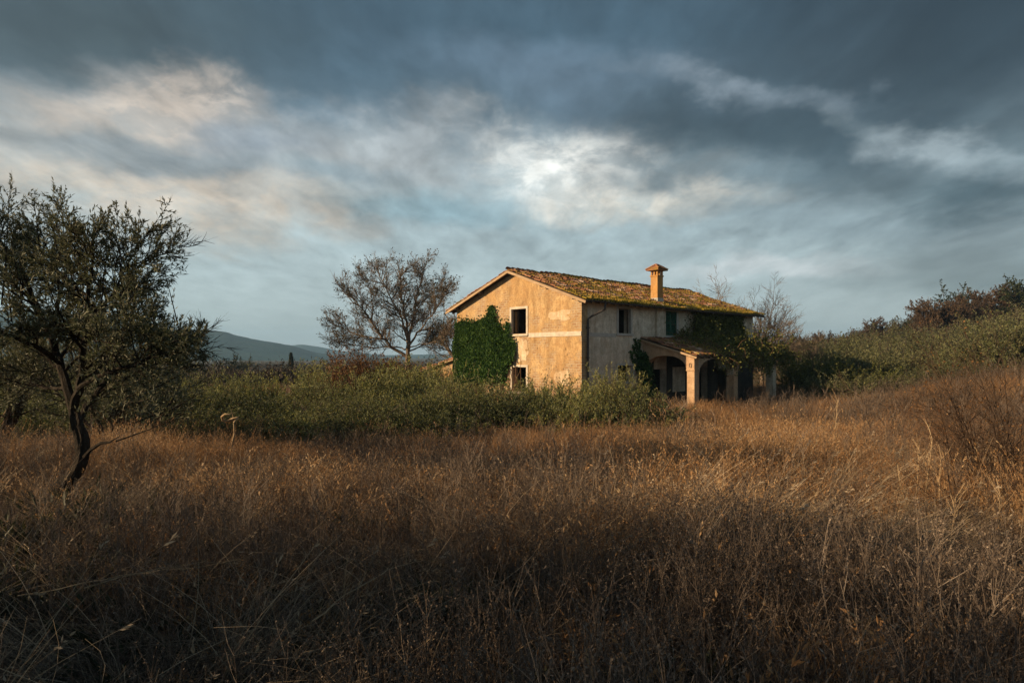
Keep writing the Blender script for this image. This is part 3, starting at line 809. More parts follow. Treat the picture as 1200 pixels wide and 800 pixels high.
mb = MB(); tiles(mb, PX0 - .28, PX1 + .1, -3.48, -.02, zporch, rg, edge_moss=0.12, wob=.03, skip=.02); mb.build('porch_tiles', M['porch_tiles'], proof, kind='stuff')
mb = MB(); moss_at(16000, (PX0 - .2, PX1 + .1), (-3.5, 0), zporch, 0.15, lambda X, Y: np.clip((X - 5.8) / 3, .06, 1)); mb.build('porch_moss', M['moss'], proof, kind='stuff')
mb = MB(); mb.beam((PX0 - .27, -3.5, pz(-3.5) - .10), (PX0 - .27, -.02, pz(-.02) - .10), .04, .09); mb.build('verge_board', M['verge_wood'], proof)
mb = MB()
for k in range(16):
    x = PX0 + .5 + k * .62; mb.beam((x, -3.45, pz(-3.45) - .12), (x, -.1, pz(-.1) - .12), .08, .1)
mb.build('porch_rafters', M['wood'], proof, kind='stuff')
# leavings inside the porch: pale lime-washed strip of wall
M['porch_shade'] = simple_mat('shade_dark_plaster', (0.018, 0.016, 0.014), (0.075, 0.062, 0.05), 1.3, 0.95, 0.4)  # porch gloom painted as near-black colour on sheets over the inner wall
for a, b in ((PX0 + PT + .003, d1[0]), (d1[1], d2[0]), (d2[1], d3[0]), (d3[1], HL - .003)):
    mb = MB(); mb.box(a, b, -.008, .004, -.5, 2.98); mb.build('shade_lining', M['porch_shade'], house, label='dark sheet on the wall inside the porch, shade painted in')
mb = MB(); mb.box(side_u(788), side_u(802.5), -.025, .01, .9, 2.35); mb.build('limewash_patch', M['side_plaster'], house)

# ---- lean-to shed on the far side, sunlit tiled roof just above the hedge
shed = thing('lean_to_shed', 'low yellow walled shed with tiled roof against the left end of the farmhouse', 'shed', (CX - 0.677 * (HW + .02), CY + 0.736 * (HW + .02), 0), HT)
mb = MB(); wall_grid(mb, 3.2, 2.02, [], .3, 'y'); 
mb.add([(0, 0, 2.02), (0, 3.2, 2.02), (0, 0, 2.72), (.3, 0, 2.02), (.3, 3.2, 2.02), (.3, 0, 2.72)], [(1, 4, 5, 2)], [(0, 1, 2), (3, 5, 4)])
mb.build('wall', M['gable_plaster'], shed)
mb = MB(); mb.box(.3, 5, 2.9, 3.2, -.5, 2.0); mb.build('wall', M['gable_plaster'], shed)
zs_ = lambda x, y: 2.82 - .215 * y
mb = MB(); mb.add([(-.3, 0, zs_(0, 0)), (5.2, 0, zs_(0, 0)), (5.2, 3.6, zs_(0, 3.6)), (-.3, 3.6, zs_(0, 3.6)), (-.3, 0, zs_(0, 0) - .07), (5.2, 0, zs_(0, 0) - .07), (5.2, 3.6, zs_(0, 3.6) - .07), (-.3, 3.6, zs_(0, 3.6) - .07)],
               [(0, 1, 2, 3), (7, 6, 5, 4), (0, 4, 5, 1), (2, 6, 7, 3), (0, 3, 7, 4), (1, 5, 6, 2)]); sr = mb.build('roof', M['verge_wood'], shed)
mb = MB(); tiles(mb, -.3, 5.2, 3.6, .05, zs_, rg, edge_moss=.0); mb.build('roof_tiles', M['tiles'], sr, kind='stuff')

# ------------------------------------------------------------------ trees and shrubs
def unit(v): return v / (np.linalg.norm(v) + 1e-9)
def limb(rg, p, d, L, n, wob, up):
    """a wandering line of n+1 points"""
    pts = [np.array(p, float)]; d = unit(np.array(d, float)); st = L / n
    for i in range(n):
        d = unit(d + rg.normal(0, wob, 3) + np.array((0, 0, up)))
        pts.append(pts[-1] + d * st)
    return np.array(pts)
def at_line(pts, f):
    i = min(len(pts) - 2, int(f * (len(pts) - 1))); t = f * (len(pts) - 1) - i
    return pts[i] * (1 - t) + pts[i + 1] * t, unit(pts[i + 1] - pts[i])
def side_dir(rg, d, ang):
    r_ = rg.normal(size=3); s = unit(np.cross(d, r_)); return unit(d * math.cos(ang) + s * math.sin(ang))
def branch(rg, mb, p, d, L, r0, lev, prm, tips):
    """prm: list per level of dict(n kids, ang, ratio, wob, up, k sides, f0)"""
    q = prm[lev]
    n = q.get('seg', 6)
    pts = limb(rg, p, d, L, n, q['wob'], q['up'])
    mb.tube(pts, np.linspace(r0, r0 * q.get('tap', .35), n + 1), q.get('k', 4), var=rg.random())
    if lev == len(prm) - 1:
        tips.append(pts); return
    m = max(1, int(round(q['kids'] * rg.uniform(.8, 1.2))))
    for i in range(m):
        f = q.get('f0', .3) + (1 - q.get('f0', .3)) * (i + rg.random()) / m
        b, dd = at_line(pts, min(f, .999))
        nd = side_dir(rg, dd, R(q['ang'] * rg.uniform(.7, 1.25)))
        branch(rg, mb, b, nd, L * q['ratio'] * rg.uniform(.7, 1.2) * (1.15 - .45 * f), max(r0 * (1 - .62 * f) * q.get('rr', .55), q.get('rmin', .003)), lev + 1, prm, tips)
    if q.get('cont', True):
        branch(rg, mb, pts[-1], unit(pts[-1] - pts[-2]), L * q['ratio'] * .9, r0 * q.get('tap', .35), lev + 1, prm, tips)
def leaf_on_tips(rg, lm, tips, per, L, W, spread=.6, f0=0.1, fwd=.6, jit=0.0, var=None):
    P = []; D = []
    for pts in tips:
        m = rg.poisson(per)
        for _ in range(m):
            b, dd = at_line(pts, rg.uniform(f0, .999))
            P.append(b + rg.normal(0, jit, 3) if jit else b); D.append(dd * fwd + rg.normal(0, spread, 3))
    if P:
        n = len(P); lm.leaves(np.array(P), np.array(D), L * rg.uniform(.6, 1.25, n), W * rg.uniform(.7, 1.2, n), rg)

# ---- the big olive at the left, built limb by limb
def px_pt(px, py, D): return np.array(((px - 600) / F * D, D, EYE + (HY - py) * D / F))
M['olive_bark'] = simple_mat('olive_bark', (0.012, 0.010, 0.008), (0.055, 0.045, 0.036), 16, 0.95, 1.0, 0.1, (1, 1, 0.22))
def near_olive():
    rg = np.random.default_rng(21)
    D = 7.4; base = px_pt(70, 575, D); bx, by = base[0], base[1]; bz = gz(bx, by)
    t = thing('olive_tree', 'large dark olive tree with a leaning trunk at the left edge of the field', 'tree', (bx, by, bz))
    off = np.array((bx, by, bz))
    def P(px, py, dd=0.0): return px_pt(px, py, D + dd) - off
    wood = MB()
    tr = np.array([P(50, 600, 0) - (0.03, 0, .1), P(64, 582), P(84, 561), P(97, 538), P(97, 516, .03), P(91, 498, .05), P(87, 480, .05)])
    tt = np.linspace(0, len(tr) - 1, 34); tp = np.stack([np.interp(tt, range(len(tr)), tr[:, k]) for k in range(3)], 1)
    for _s in range(6): tp[1:-1] = (tp[:-2] + 2 * tp[1:-1] + tp[2:]) / 4
    tw = MB(); tw.tube(tp, np.interp(tt, range(len(tr)), [.15, .10, .074, .067, .064, .06, .056]), 18)
    V = tw.V[0].reshape(34, 18, 3); c_ = tp[:, None]; dv = V - c_
    ii = np.arange(34)[:, None]; jj = np.arange(18)[None] * 2 * np.pi / 18
    fl = 1 + .16 * np.sin(3 * jj + ii * .16) + .10 * np.sin(5 * jj - ii * .23 + 1) + .07 * np.sin(9 * jj + ii * .5) + rg.normal(0, .035, (34, 18))
    wood.add((c_ + dv * fl[..., None]).reshape(-1, 3), tw.Fq[0])
    fork = tr[-1]
    mains = [([fork, P(80, 455, .1), P(70, 425, .2), P(60, 395, .35), P(42, 355, .5), P(28, 320, .6), P(12, 300, .6)], .085),
             ([fork, P(92, 455, -.1), P(97, 420, -.2), P(104, 380, -.3), P(100, 345, -.3), P(108, 318, -.4)], .075),
             ([P(89, 500, .05), P(98, 482, .3), P(120, 452, .6), P(142, 420, .9), P(152, 385, 1.1), P(158, 350, 1.1)], .06),
             ([P(70, 425, .2), P(52, 410, -.2), P(20, 396, -.5), P(-20, 380, -.8), P(-70, 350, -.9)], .05),
             ([P(92, 455, -.1), P(112, 440, -.5), P(142, 432, -.9), P(168, 425, -.9), P(190, 414, -.9)], .042),
                          ([P(60, 395, .35), P(72, 350, .6), P(66, 320, .8), P(64, 295, .8)], .04),
             ([P(120, 452, .6), P(150, 440, 1.), P(178, 430, 1.3), P(205, 417, 1.4)], .035),
             ([P(104, 380, -.3), P(130, 350, -.5), P(150, 310, -.6)], .035),
             ([P(42, 355, .5), P(10, 330, .3), P(-40, 290, .2), P(-80, 270, 0)], .035),
             ([P(80, 455, .1), P(60, 455, .7), P(20, 450, 1.2), P(-30, 430, 1.4)], .035)]
    tips = []
    prm = [dict(seg=6, kids=7, ang=42, ratio=.55, wob=.12, up=.05, k=4, f0=.15, tap=.4, rr=.6, rmin=.005),
           dict(seg=5, kids=6, ang=38, ratio=.62, wob=.12, up=.03, k=3, f0=.2, tap=.4, rr=.6, rmin=.0035),
           dict(seg=5, wob=.10, up=.02, k=3, tap=.4)]
    for pts, r0 in mains:
        pts = np.array(pts); n = len(pts)
        r0 *= .68
        tt = np.linspace(0, n - 1, n * 3); pp = np.stack([np.interp(tt, range(n), pts[:, k]) for k in range(3)], 1)
        for _s in range(4): pp[1:-1] = (pp[:-2] + 2 * pp[1:-1] + pp[2:]) / 4
        pp[1:-1] += rg.normal(0, .008, pp[1:-1].shape)
        wood.tube(pp, np.linspace(r0, r0 * .3, len(pp)), 7)
        m = int(6 + 4 * np.linalg.norm(pts[-1] - pts[0]))
        for i in range(m):
            f = .22 + .77 * (i + rg.random()) / m; b, dd = at_line(pp, min(f, .999))
            nd = side_dir(rg, dd, R(rg.uniform(30, 70))); nd[2] = abs(nd[2]) * .7 + .12
            branch(rg, wood, b, nd, rg.uniform(.42, .78) * (1.1 - .3 * f), r0 * .38, 0, prm, tips)
        branch(rg, wood, pp[-1], unit(pp[-1] - pp[-4]), .5, r0 * .3, 0, prm, tips)
    # upright leaders that break the outline
    for px, py, dd in ((70, 224, .3), (40, 236, .2), (10, 246, 0), (104, 252, -.2), (124, 268, .2), (66, 240, .1), (150, 292, -.3), (187, 298, .2), (172, 326, .6), (-20, 250, 0), (52, 250, .6), (28, 262, .3), (84, 266, .2), (138, 282, .4), (5, 270, .3)):
        e = P(px, py, dd); s_ = e - np.array((rg.normal(-.1, .1) if px < 160 else -.28, 0, 1.1))
        pts = np.array([s_, (s_ + e) / 2 + rg.normal(0, .03, 3), e])
        wood.tube(pts, [.012, .007, .003], 4)
        for i in range(10):
            b, d_ = at_line(pts, rg.uniform(.1, 1)); nd = side_dir(rg, d_, R(32)); tips.append(limb(rg, b, nd, rg.uniform(.12, .3), 4, .1, .03))
    for px, py, dd in ((232, 388, .3), (222, 396, 0), (208, 390, .5), (240, 400, .8), (228, 430, .2), (236, 460, .4), (218, 480, 0), (198, 395, .4)):
        e = P(px, py, dd); s_ = e - np.array((.75, .1, .35)); pts = np.array([s_, (s_ + e) / 2 + (0, 0, -.04), e]); wood.tube(pts, [.01, .006, .003], 4)
        for i in range(14):
            b, d_ = at_line(pts, rg.uniform(0, 1)); tips.append(limb(rg, b, side_dir(rg, d_, R(40)), rg.uniform(.10, .24), 4, .12, .05))
    # inner and skirt foliage right of the trunk
    for _ in range(260):
        px = rg.uniform(96, 228); py = rg.uniform(355, 500); dd = rg.uniform(-1.3, 1.4)
        if px > 190 and py < 380: continue
        b = P(px, py, dd); tips.append(limb(rg, b, (rg.normal(0, .6), rg.normal(0, .6), .8), rg.uniform(.2, .5), 4, .15, 0))
    for _ in range(90):
        px = rg.uniform(-60, 60); py = rg.uniform(300, 420); b = P(px, py, rg.uniform(-1.2, 1.2)); tips.append(limb(rg, b, (rg.normal(0, .6), rg.normal(0, .6), .8), rg.uniform(.2, .5), 4, .15, 0))
    wood.tube(np.array([P(95, 540), P(106, 527, -.1), P(118, 519, -.2), P(128, 518, -.25), P(140, 511, -.3)]), [.032, .022, .018, .012, .004], 6)
    # cattle and shade keep the lowest sprays away from the trunk
    low = P(90, 488)[2]
    tips = [q for q in tips if q[-1][2] > low + rg.uniform(-.12, .25)]
    def inside_crown(q):
        e = q[-1] + off; px = 600 + F * e[0] / e[1]; py = HY - F * (e[2] - EYE) / e[1]
        return px < 244 and not (px > 222 and py < 372)
    tips = [q for q in tips if inside_crown(q)]
    wood.build('trunk', M['olive_bark'], t)
    lm = MB(); leaf_on_tips(rg, lm, tips, 11, .056, .0125, .45, .05, .9)
    lm.build('crown', M['olive_leaf'], t)
    print('near olive leaves', lm.n // 4)
    return t
near_olive()

# ---- generic small trees
def olive_proto(seed, H=3.6, W=1.7, leafL=.11, leafW=.035, per=13, mat='shrub_leaf', bark='bark', kids=(6, 6, 6), name='olive_tree', lab='', cat='tree', group=None):
    rg = np.random.default_rng(seed)
    t = thing(name, lab, cat, group=group)
    wood = MB(); tips = []
    th = H * .2
    pts = limb(rg, (0, 0, -.3), (rg.normal(0, .1), rg.normal(0, .1), 1), th + .3, 4, .08, .1); wood.tube(pts, np.linspace(H * .045, H * .034, 5), 7)
    prm = [dict(seg=6, kids=kids[0], ang=45, ratio=.5, wob=.10, up=.07, k=5, f0=.2, tap=.35, rmin=.012),
           dict(seg=4, kids=kids[1], ang=45, ratio=.55, wob=.13, up=.05, k=3, f0=.2, tap=.4, rmin=.007),
           dict(seg=3, wob=.12, up=.03, k=3, tap=.4)]
    m = 6
    for i in range(m):
        a = i * 2 * math.pi / m + rg.normal(0, .3); sp = W / H * rg.uniform(.6, 1.25)
        branch(rg, wood, pts[-1], (math.cos(a) * sp, math.sin(a) * sp, rg.uniform(.5, .9)), H * .68 * rg.uniform(.8, 1.15), H * .02, 0, prm, tips)
    wood.build('trunk', M[bark], t, smooth=True)
    lm = MB(); leaf_on_tips(rg, lm, tips, per, leafL, leafW, .55, .0, .7, jit=.04)
    lm.build('crown', M[mat], t)
    return t
def bush_proto(seed, H=2.0, W=1.1, n=170, per=22, leafL=.10, leafW=.030, mat='shrub_leaf', name='leafy_shrub', lab='', group=None, cat='shrub', up=.9, bark='dark_twig'):
    """many upright shoots from a crowded base"""
    rg = np.random.default_rng(seed); t = thing(name, lab, cat, group=group)
    wood = MB(); tips = []
    for i in range(n):
        a = rg.uniform(0, 2 * math.pi); r_ = W * math.sqrt(rg.random()) * .85
        b = np.array((math.cos(a) * r_, math.sin(a) * r_, -.1)); h = H * (1 - .42 * (r_ / W) ** 2) * rg.uniform(.55, 1.12)
        d = np.array((math.cos(a) * .28 * r_ / W + rg.normal(0, .14), math.sin(a) * .28 * r_ / W + rg.normal(0, .14), up))
        pts = limb(rg, b, d, h, 6, .08, .03); wood.tube(pts, np.linspace(.013, .003, 7), 3, var=rg.random()); tips.append(pts)
        for _ in range(3):
            s_, dd = at_line(pts, rg.uniform(.3, .9)); tips.append(limb(rg, s_, side_dir(rg, dd, R(35)), h * .3, 4, .12, .05)); wood.tube(tips[-1], [.006, .005, .004, .003, .002], 3)
    wood.build('stems', M[bark], t)
    lm = MB(); leaf_on_tips(rg, lm, tips, per, leafL, leafW, .5, .12, .75, jit=.02)
    lm.build('foliage', M[mat], t)
    return t
def bare_proto(seed, H, spread, leafL, per, mat, bark, name, lab, cat='tree', group=None, stems=4, lev2=(8, 7, 5), trunk=.18, r=.028, low=False, rm=1.0):
    rg = np.random.default_rng(seed); t = thing(name, lab, cat, group=group)
    wood = MB(); tips = []
    th = H * trunk
    pts = limb(rg, (0, 0, -.3), (rg.normal(0, .06), rg.normal(0, .06), 1), th + .3, 4, .05, .1); wood.tube(pts, np.linspace(H * r * 1.15, H * r * .9, 5), 8)
    prm = [dict(seg=8, kids=lev2[0], ang=42, ratio=.5, wob=.08, up=.045, k=5, f0=.22, tap=.3, rr=.5, rmin=.014 * rm),
           dict(seg=5, kids=lev2[1], ang=40, ratio=.55, wob=.10, up=.035, k=4, f0=.2, tap=.35, rr=.55, rmin=.009 * rm),
           dict(seg=4, kids=lev2[2], ang=38, ratio=.55, wob=.12, up=.03, k=3, f0=.15, tap=.4, rr=.55, rmin=.007 * rm),
           dict(seg=3, wob=.12, up=.02, k=3, tap=.5)]
    for i in range(stems):
        a = i * 2 * math.pi / stems + rg.normal(0, .35); sp = spread * rg.uniform(.55, 1.2) if i else .1
        branch(rg, wood, pts[-1] - (0, 0, rg.uniform(0, th * .35)), (math.cos(a) * sp, math.sin(a) * sp, rg.uniform(.7, 1)), H * .62 * rg.uniform(.85, 1.1), H * r * .62, 0, prm, tips)
    wood.build('trunk', M[bark], t)
    if per > 0:
        lm = MB(); leaf_on_tips(rg, lm, tips, per, leafL, leafL * .55, .6, .2, .5, jit=.02); lm.build('crown', M[mat], t)
    return t
def put(t, px, D, rz=0.0, sc=1.0, dz=0.0):
    x = (px - 600) / F * D; t.location = (x, D, gz(x, D) + dz); t.rotation_euler = (0, 0, rz); t.scale = sc if hasattr(sc, '__len__') else (sc,) * 3; return t

# sparse leafing tree left of the house, its smaller neighbour, bare tree right of the house
def hero_tree():
    rg = np.random.default_rng(4); D = 46.0
    x = (476 - 600) / F * D; z0 = gz(x, D)
    t = thing('walnut_tree', 'bare spreading tree with sparse small leaves left of the farmhouse', 'tree', (x, D, z0))
    off = np.array((x, D, z0))
    P = lambda px, py, dd=0.0: px_pt(px, py, D + dd) - off
    wood = MB(); tips = []
    wood.tube(np.array([P(476, 470), P(477, 440), P(478, 424), P(478, 415)]), [.30, .22, .19, .17], 8)
    f = P(478, 415)
    mains = [([f, P(478, 395), P(474, 370, .5), P(470, 345, 1), P(468, 318, 1)], .15), ([P(478, 420), P(462, 408), P(448, 397, -.6), P(436, 378, -1), P(424, 360, -1.4), P(408, 342, -1.6)], .13),
             ([f, P(481, 390, 1), P(486, 360, 1.6), P(492, 335, 2), P(498, 312, 2)], .11), ([P(478, 400), P(470, 370, -1), P(455, 345, -1.8), P(444, 322, -2)], .10),
             ([P(479, 405), P(492, 388, -1), P(508, 368, -1.6), P(520, 345, -2)], .09), ([P(448, 397, -.6), P(428, 394, .6), P(408, 388, 1.4), P(392, 380, 2)], .07),
             ([P(478, 409), P(462, 406, .6), P(440, 408, 1), P(416, 404, 1.2), P(396, 400, 1)], .06), ([P(478, 407), P(496, 404, -.8), P(515, 398, -1.4), P(530, 386, -2)], .05),
             ([P(486, 360, 1.6), P(505, 345, 2.4), P(522, 335, 3)], .06), ([P(436, 378, -1), P(436, 350, 0), P(430, 326, .6)], .06), ([P(478, 412), P(500, 402, .5), P(520, 390, 1.5)], .06)]
    prm = [dict(seg=6, kids=8, ang=46, ratio=.6, wob=.10, up=.03, k=4, f0=.12, tap=.35, rr=.55, rmin=.015),
           dict(seg=4, kids=6, ang=40, ratio=.6, wob=.12, up=.04, k=3, f0=.2, tap=.4, rr=.55, rmin=.010),
           dict(seg=4, wob=.12, up=.03, k=3, tap=.5)]
    for pts, r0 in mains:
        pts = np.array(pts); n = len(pts); tt = np.linspace(0, n - 1, n * 3); pp = np.stack([np.interp(tt, range(n), pts[:, k]) for k in range(3)], 1)
        pp[1:-1] += rg.normal(0, .05, pp[1:-1].shape); wood.tube(pp, np.linspace(r0, r0 * .25, len(pp)), 6)
        m = int(6 + 2.4 * np.linalg.norm(pts[-1] - pts[0]))
        for i in range(m):
            fr = .2 + .79 * (i + rg.random()) / m; b, dd = at_line(pp, min(fr, .999)); nd = side_dir(rg, dd, R(rg.uniform(30, 62))); nd[2] = nd[2] * .6 + .2
            branch(rg, wood, b, nd, rg.uniform(.9, 1.75) * (1.15 - .35 * fr), r0 * .4, 0, prm, tips)
        branch(rg, wood, pp[-1], unit(pp[-1] - pp[-4]), 1.0, r0 * .25, 0, prm, tips)
    wood.build('trunk', M['bark_pale'], t)
    lm = MB(); leaf_on_tips(rg, lm, tips, .6, .14, .08, .6, .3, .5, jit=.06)
    lm.build('crown', M['spring_leaf'], t)
hero_tree()
put(bare_proto(41, 8.6, .8, .15, 1.6, 'spring_leaf', 'bark_pale', 'walnut_tree', 'smaller sparse tree half hidden behind the left end of the farmhouse', stems=5, lev2=(6, 5, 4)), 545, 57, .4)
put(bare_proto(43, 8.4, .75, .1, 0, 'spring_leaf', 'bark_pale', 'bare_tree', 'leafless grey tree standing behind the right end of the farmhouse', stems=9, lev2=(10, 7, 6), r=.02, rm=1.8), 893, 60, 1.0)
put(bare_proto(44, 5.6, .9, .1, 0, 'spring_leaf', 'bark_pale', 'bare_tree', 'low bare brushy tree right of the farmhouse, at the foot of the hill', stems=8, lev2=(9, 7, 5), r=.016, trunk=.08, rm=1.8), 932, 66, 2.0)
put(bare_proto(45, 7.3, .5, .1, 0, 'spring_leaf', 'bark_pale', 'bare_tree', 'thin bare twigs showing just above the roof ridge', stems=5, lev2=(6, 5, 4), r=.012, rm=1.8), 836, 60, .3, 1.25)

for px, D, s, lb in ((5, 13.5, .93, 'small dark olive behind the big olive at the left edge'), (128, 13.0, .82, 'small dark olive close behind the trunk of the big olive'), (166, 15.2, .78, 'small dark olive whose crown meets the hedge right of the big olive')):
    if px == 5:
        lo = olive_proto(98, 3.0, 2.0, .085, .024, 30, mat='olive_leaf', lab=lb, kids=(8, 7, 6)); put(lo, px, D, 0, s)
    else:
        x_ = (px - 600) / F * D; copy_thing(lo, (x_, D, gz(x_, D) - .1), px, s, lb)

# ---- hedge of young grey green shoots in front of the house: individual shrubs
HG = 'shrubs of the long hedge before the house'
b1 = bush_proto(61, 2.05, 1.35, 210, 24, .085, .026, group=HG, lab='tall grey green shrub crowding the long hedge before the farmhouse')
b2 = bush_proto(62, 1.75, 1.45, 200, 24, .090, .028, group=HG, lab='tall grey green shrub crowding the long hedge before the farmhouse')
b3 = bush_proto(63, 1.9, 1.25, 190, 22, .080, .024, group=HG, lab='tall grey green shrub crowding the long hedge before the farmhouse')
b4 = bush_proto(161, 2.05, 1.35, 200, 24, .085, .028, mat='hedge_dark', group=HG, lab='x')
b5 = bush_proto(162, 1.75, 1.45, 190, 24, .090, .030, mat='hedge_dark', group=HG, lab='x')
protos = [b1, b2, b3, b4, b5]
rgh = np.random.default_rng(77)
spots = []
def top_row(px): return np.interp(px, [-200, 100, 200, 260, 330, 400, 470, 540, 600, 660, 700, 745], [400, 405, 424, 432, 437, 430, 427, 436, 441, 439, 434, 446])
for row, D0 in enumerate((17.5, 19.8, 22.4, 25.4)):
    px = -140 + row * 23
    while px < 742:
        D = D0 + rgh.normal(0, .35)
        if px > 690 and row > 1: px += 40; continue
        if px > 560 and row == 3: px += 40; continue
        if px > 560 and row == 0: px += 50; continue
        x = (px - 600) / F * D; g = gz(x, D)
        if row == 3 or (row == 2 and px > 480): tgt = EYE + (HY - top_row(px)) * D / F
        else: tgt = g + [1.25, 1.55, 1.75, 2][row] * rgh.uniform(.85, 1.1)
        hgt = max(1.0, min(tgt - g, 2.9))
        spots.append((x, D, g, hgt, row))
        px += 1.75 * F / D * rgh.uniform(.85, 1.1)
# the rounded shrub that ends the hedge, in front of the lower side window
ORD = ['', 'second ', 'third ', 'fourth ', 'fifth ', 'sixth ', 'seventh ', 'eighth ', 'ninth ', 'tenth ', 'eleventh ', 'twelfth ', 'thirteenth ', 'fourteenth ', 'fifteenth ', 'sixteenth ', 'seventeenth ', 'eighteenth ', 'nineteenth ', 'twentieth ']
def nth(k): return ORD[k] if k < 20 else ('twenty ' + ['first ', 'second ', 'third ', 'fourth ', 'fifth ', 'sixth ', 'seventh ', 'eighth ', 'ninth '][k - 20] if k < 29 else ['thirtieth ', 'thirty first ', 'thirty second ', 'thirty third ', 'thirty fourth ', 'thirty fifth ', 'thirty sixth ', 'thirty seventh ', 'thirty eighth ', 'thirty ninth ', 'fortieth ', 'forty first ', 'forty second ', 'forty third ', 'forty fourth ', 'forty fifth '][min(15, k - 29)])
used_p = set()
rown = ['front row', 'second row', 'third row', 'back row']
for i, (x, D, g, h, row) in enumerate(spots):
    k = sum(1 for s_ in spots if s_[4] == row and s_[0] > x)
    lbh = ('dark green' if row < 2 and not (i % 5 == 2) else 'grey green') + ' hedge shrub, %srightmost of the %s before the farmhouse' % (nth(k), rown[row])
    pi = (3 + i % 2) if row < 2 and not (i % 5 == 2) else i % 3
    src = protos[pi]; base = (2.05, 1.75, 1.9, 2.05, 1.75)[pi] * 1.02
    sc = (1.0 + rgh.uniform(-.1, .15), 1.0 + rgh.uniform(-.1, .15), h / base)
    if pi not in used_p: used_p.add(pi); src['label'] = lbh; src.location = (x, D, g); src.scale = sc; src.rotation_euler = (0, 0, rgh.uniform(0, 6))
    else: copy_thing(src, (x, D, g), rgh.uniform(0, 6.28), sc, lbh)
print('hedge shrubs', len(spots))
put(bush_proto(64, 2.3, 1.05, 210, 26, .08, .026, lab='rounded pale green shrub ending the hedge under the side window'), 722, 24.5, 0, (1, 1, 1.14))
for k, (px, py, D) in enumerate(((655, 425, 29.5), (640, 432, 29), (628, 436, 28.5), (668, 434, 29))):
    pass
wb = bush_proto(65, 2.1, .8, 60, 8, .09, .03, mat='spring_leaf', lab='wispy reddish brown weed clump against the foot of the sunlit gable', cat='shrub', name='wispy_shrub'); put(wb, 652, 29.6, 0, (1, 1, 1.12))
put(bush_proto(66, 2.6, .35, 12, 16, .10, .03, lab='tallest slender shoots rising above the hedge left of the bare tree'), 372, 26.5, 0, (3, 1, 1.15))
put(bush_proto(67, 2.6, .5, 16, 14, .10, .03, lab='thin upright shoots above the hedge just right of the cypress'), 352, 27, 0, (2, 1, 1.05))
# dim red brown thicket and low trees beneath the bare tree
rp = bush_proto(68, 3.6, 2.0, 120, 18, .16, .07, mat='rust_leaf', name='rusty_shrub', lab='rusty brown low tree left of the bare tree, behind the hedge'); put(rp, 415, 40, 0, .92)
copy_thing(rp, ((452 - 600) / F * 41, 41, gz(-8, 41)), 1.3, (1.3, 1, .78), label='rusty brown undergrowth directly behind the hedge at the bare tree foot')
db = bush_proto(69, 3.2, 2.2, 130, 22, .16, .06, mat='shrub_leaf', name='leafy_shrub', lab='mid green bush at the foot of the bare tree, left of the shed'); put(db, 488, 39, 0, (1.1, 1, .88))
copy_thing(db, ((388 - 600) / F * 43, 43, gz(-12, 43)), 2.1, (1.3, 1, .8), label='green bush in the gap between the cypress and the bare tree')

# ---- shrubs and creepers round the porch
pb = bush_proto(71, 3.4, 1.7, 190, 26, .11, .05, mat='vine_leaf', name='ivy_covered_shrub', lab='dark ivy covered bush swallowing the right end of the porch', up=.8)
put(pb, 952, 42.5, 0, (1.0, 1.0, .98))
copy_thing(pb, ((988 - 600) / F * 41, 41, gz(21.2, 41)), 2.0, (1.3, 1.1, .74), label='low dark green bush right of the porch bush')
copy_thing(pb, ((1030 - 600) / F * 44, 44, gz(25, 44)), 1.0, (1.5, 1.2, .60), label='wide low dark bush at the edge of the orange grass')

gb = bush_proto(72, 2.6, 1.5, 150, 24, .12, .045, mat='slope_leaf', lab='olive green bush standing forward in the orange grass right of the porch')
put(gb, 978, 36.5, 0, (1.1, 1, .8))
copy_thing(gb, ((1030 - 600) / F * 38, 38, gz(21.8, 38)), 1.0, (1.4, 1.1, .72), 'wider olive green bush at the top of the orange grass')
copy_thing(gb, ((1075 - 600) / F * 40, 40, gz(25.3, 40)), 2.0, (1.2, 1.2, .70), 'third olive green bush along the top of the orange grass')
copy_thing(gb, ((1128 - 600) / F * 38, 38, gz(26.7, 38)), 3.0, (1.4, 1.2, .62), 'low green bush in the grass below the young olives at the right')
# ---- olives and scrub up the right slope
OG_ = 'young olive trees on the right slope'
op = [olive_proto(81, 3.4, 1.9, .15, .05, 8, mat='slope_leaf', lab='x', group=OG_), olive_proto(82, 3.0, 1.8, .15, .05, 8, mat='slope_leaf', lab='x', group=OG_), bush_proto(83, 3.3, 2.1, 130, 26, .17, .055, mat='slope_leaf', lab='x', name='leafy_shrub', group='bushy shrubs on the right slope')]
first = [True] * 3
ol = [(968, 52, 1.15, 2), (985, 58, 1.1, 0), (1010, 50, 1.1, 2), (1032, 56, 1.15, 0), (1050, 50, 1.05, 1), (1072, 54, 1.2, 2), (1095, 52, 1.0, 0), (1118, 50, .95, 1), (1140, 47, 1.15, 2),
      (1165, 45, 1.25, 0), (1190, 44, 1.35, 2), (1215, 46, 1.3, 1), (990, 68, 1.3, 2), (1020, 70, 1.3, 1), (1055, 66, 1.35, 0), (1088, 68, 1.3, 2), (1125, 64, 1.35, 0), (1155, 60, 1.4, 1), (1182, 60, 1.45, 2), (1250, 50, 1.3, 0),
      (955, 72, 1.2, 1), (1000, 84, 1.5, 2), (1040, 86, 1.5, 0), (1080, 84, 1.5, 2), (1120, 80, 1.5, 1), (1160, 78, 1.5, 2), (1200, 76, 1.5, 0), (962, 90, 1.3, 2), (1290, 48, 1.3, 1), (1240, 66, 1.4, 2)]
lab_o = ['grey green young olive tree standing among the scrub of the right slope', 'bushy many stemmed shrub standing among the scrub of the right slope']
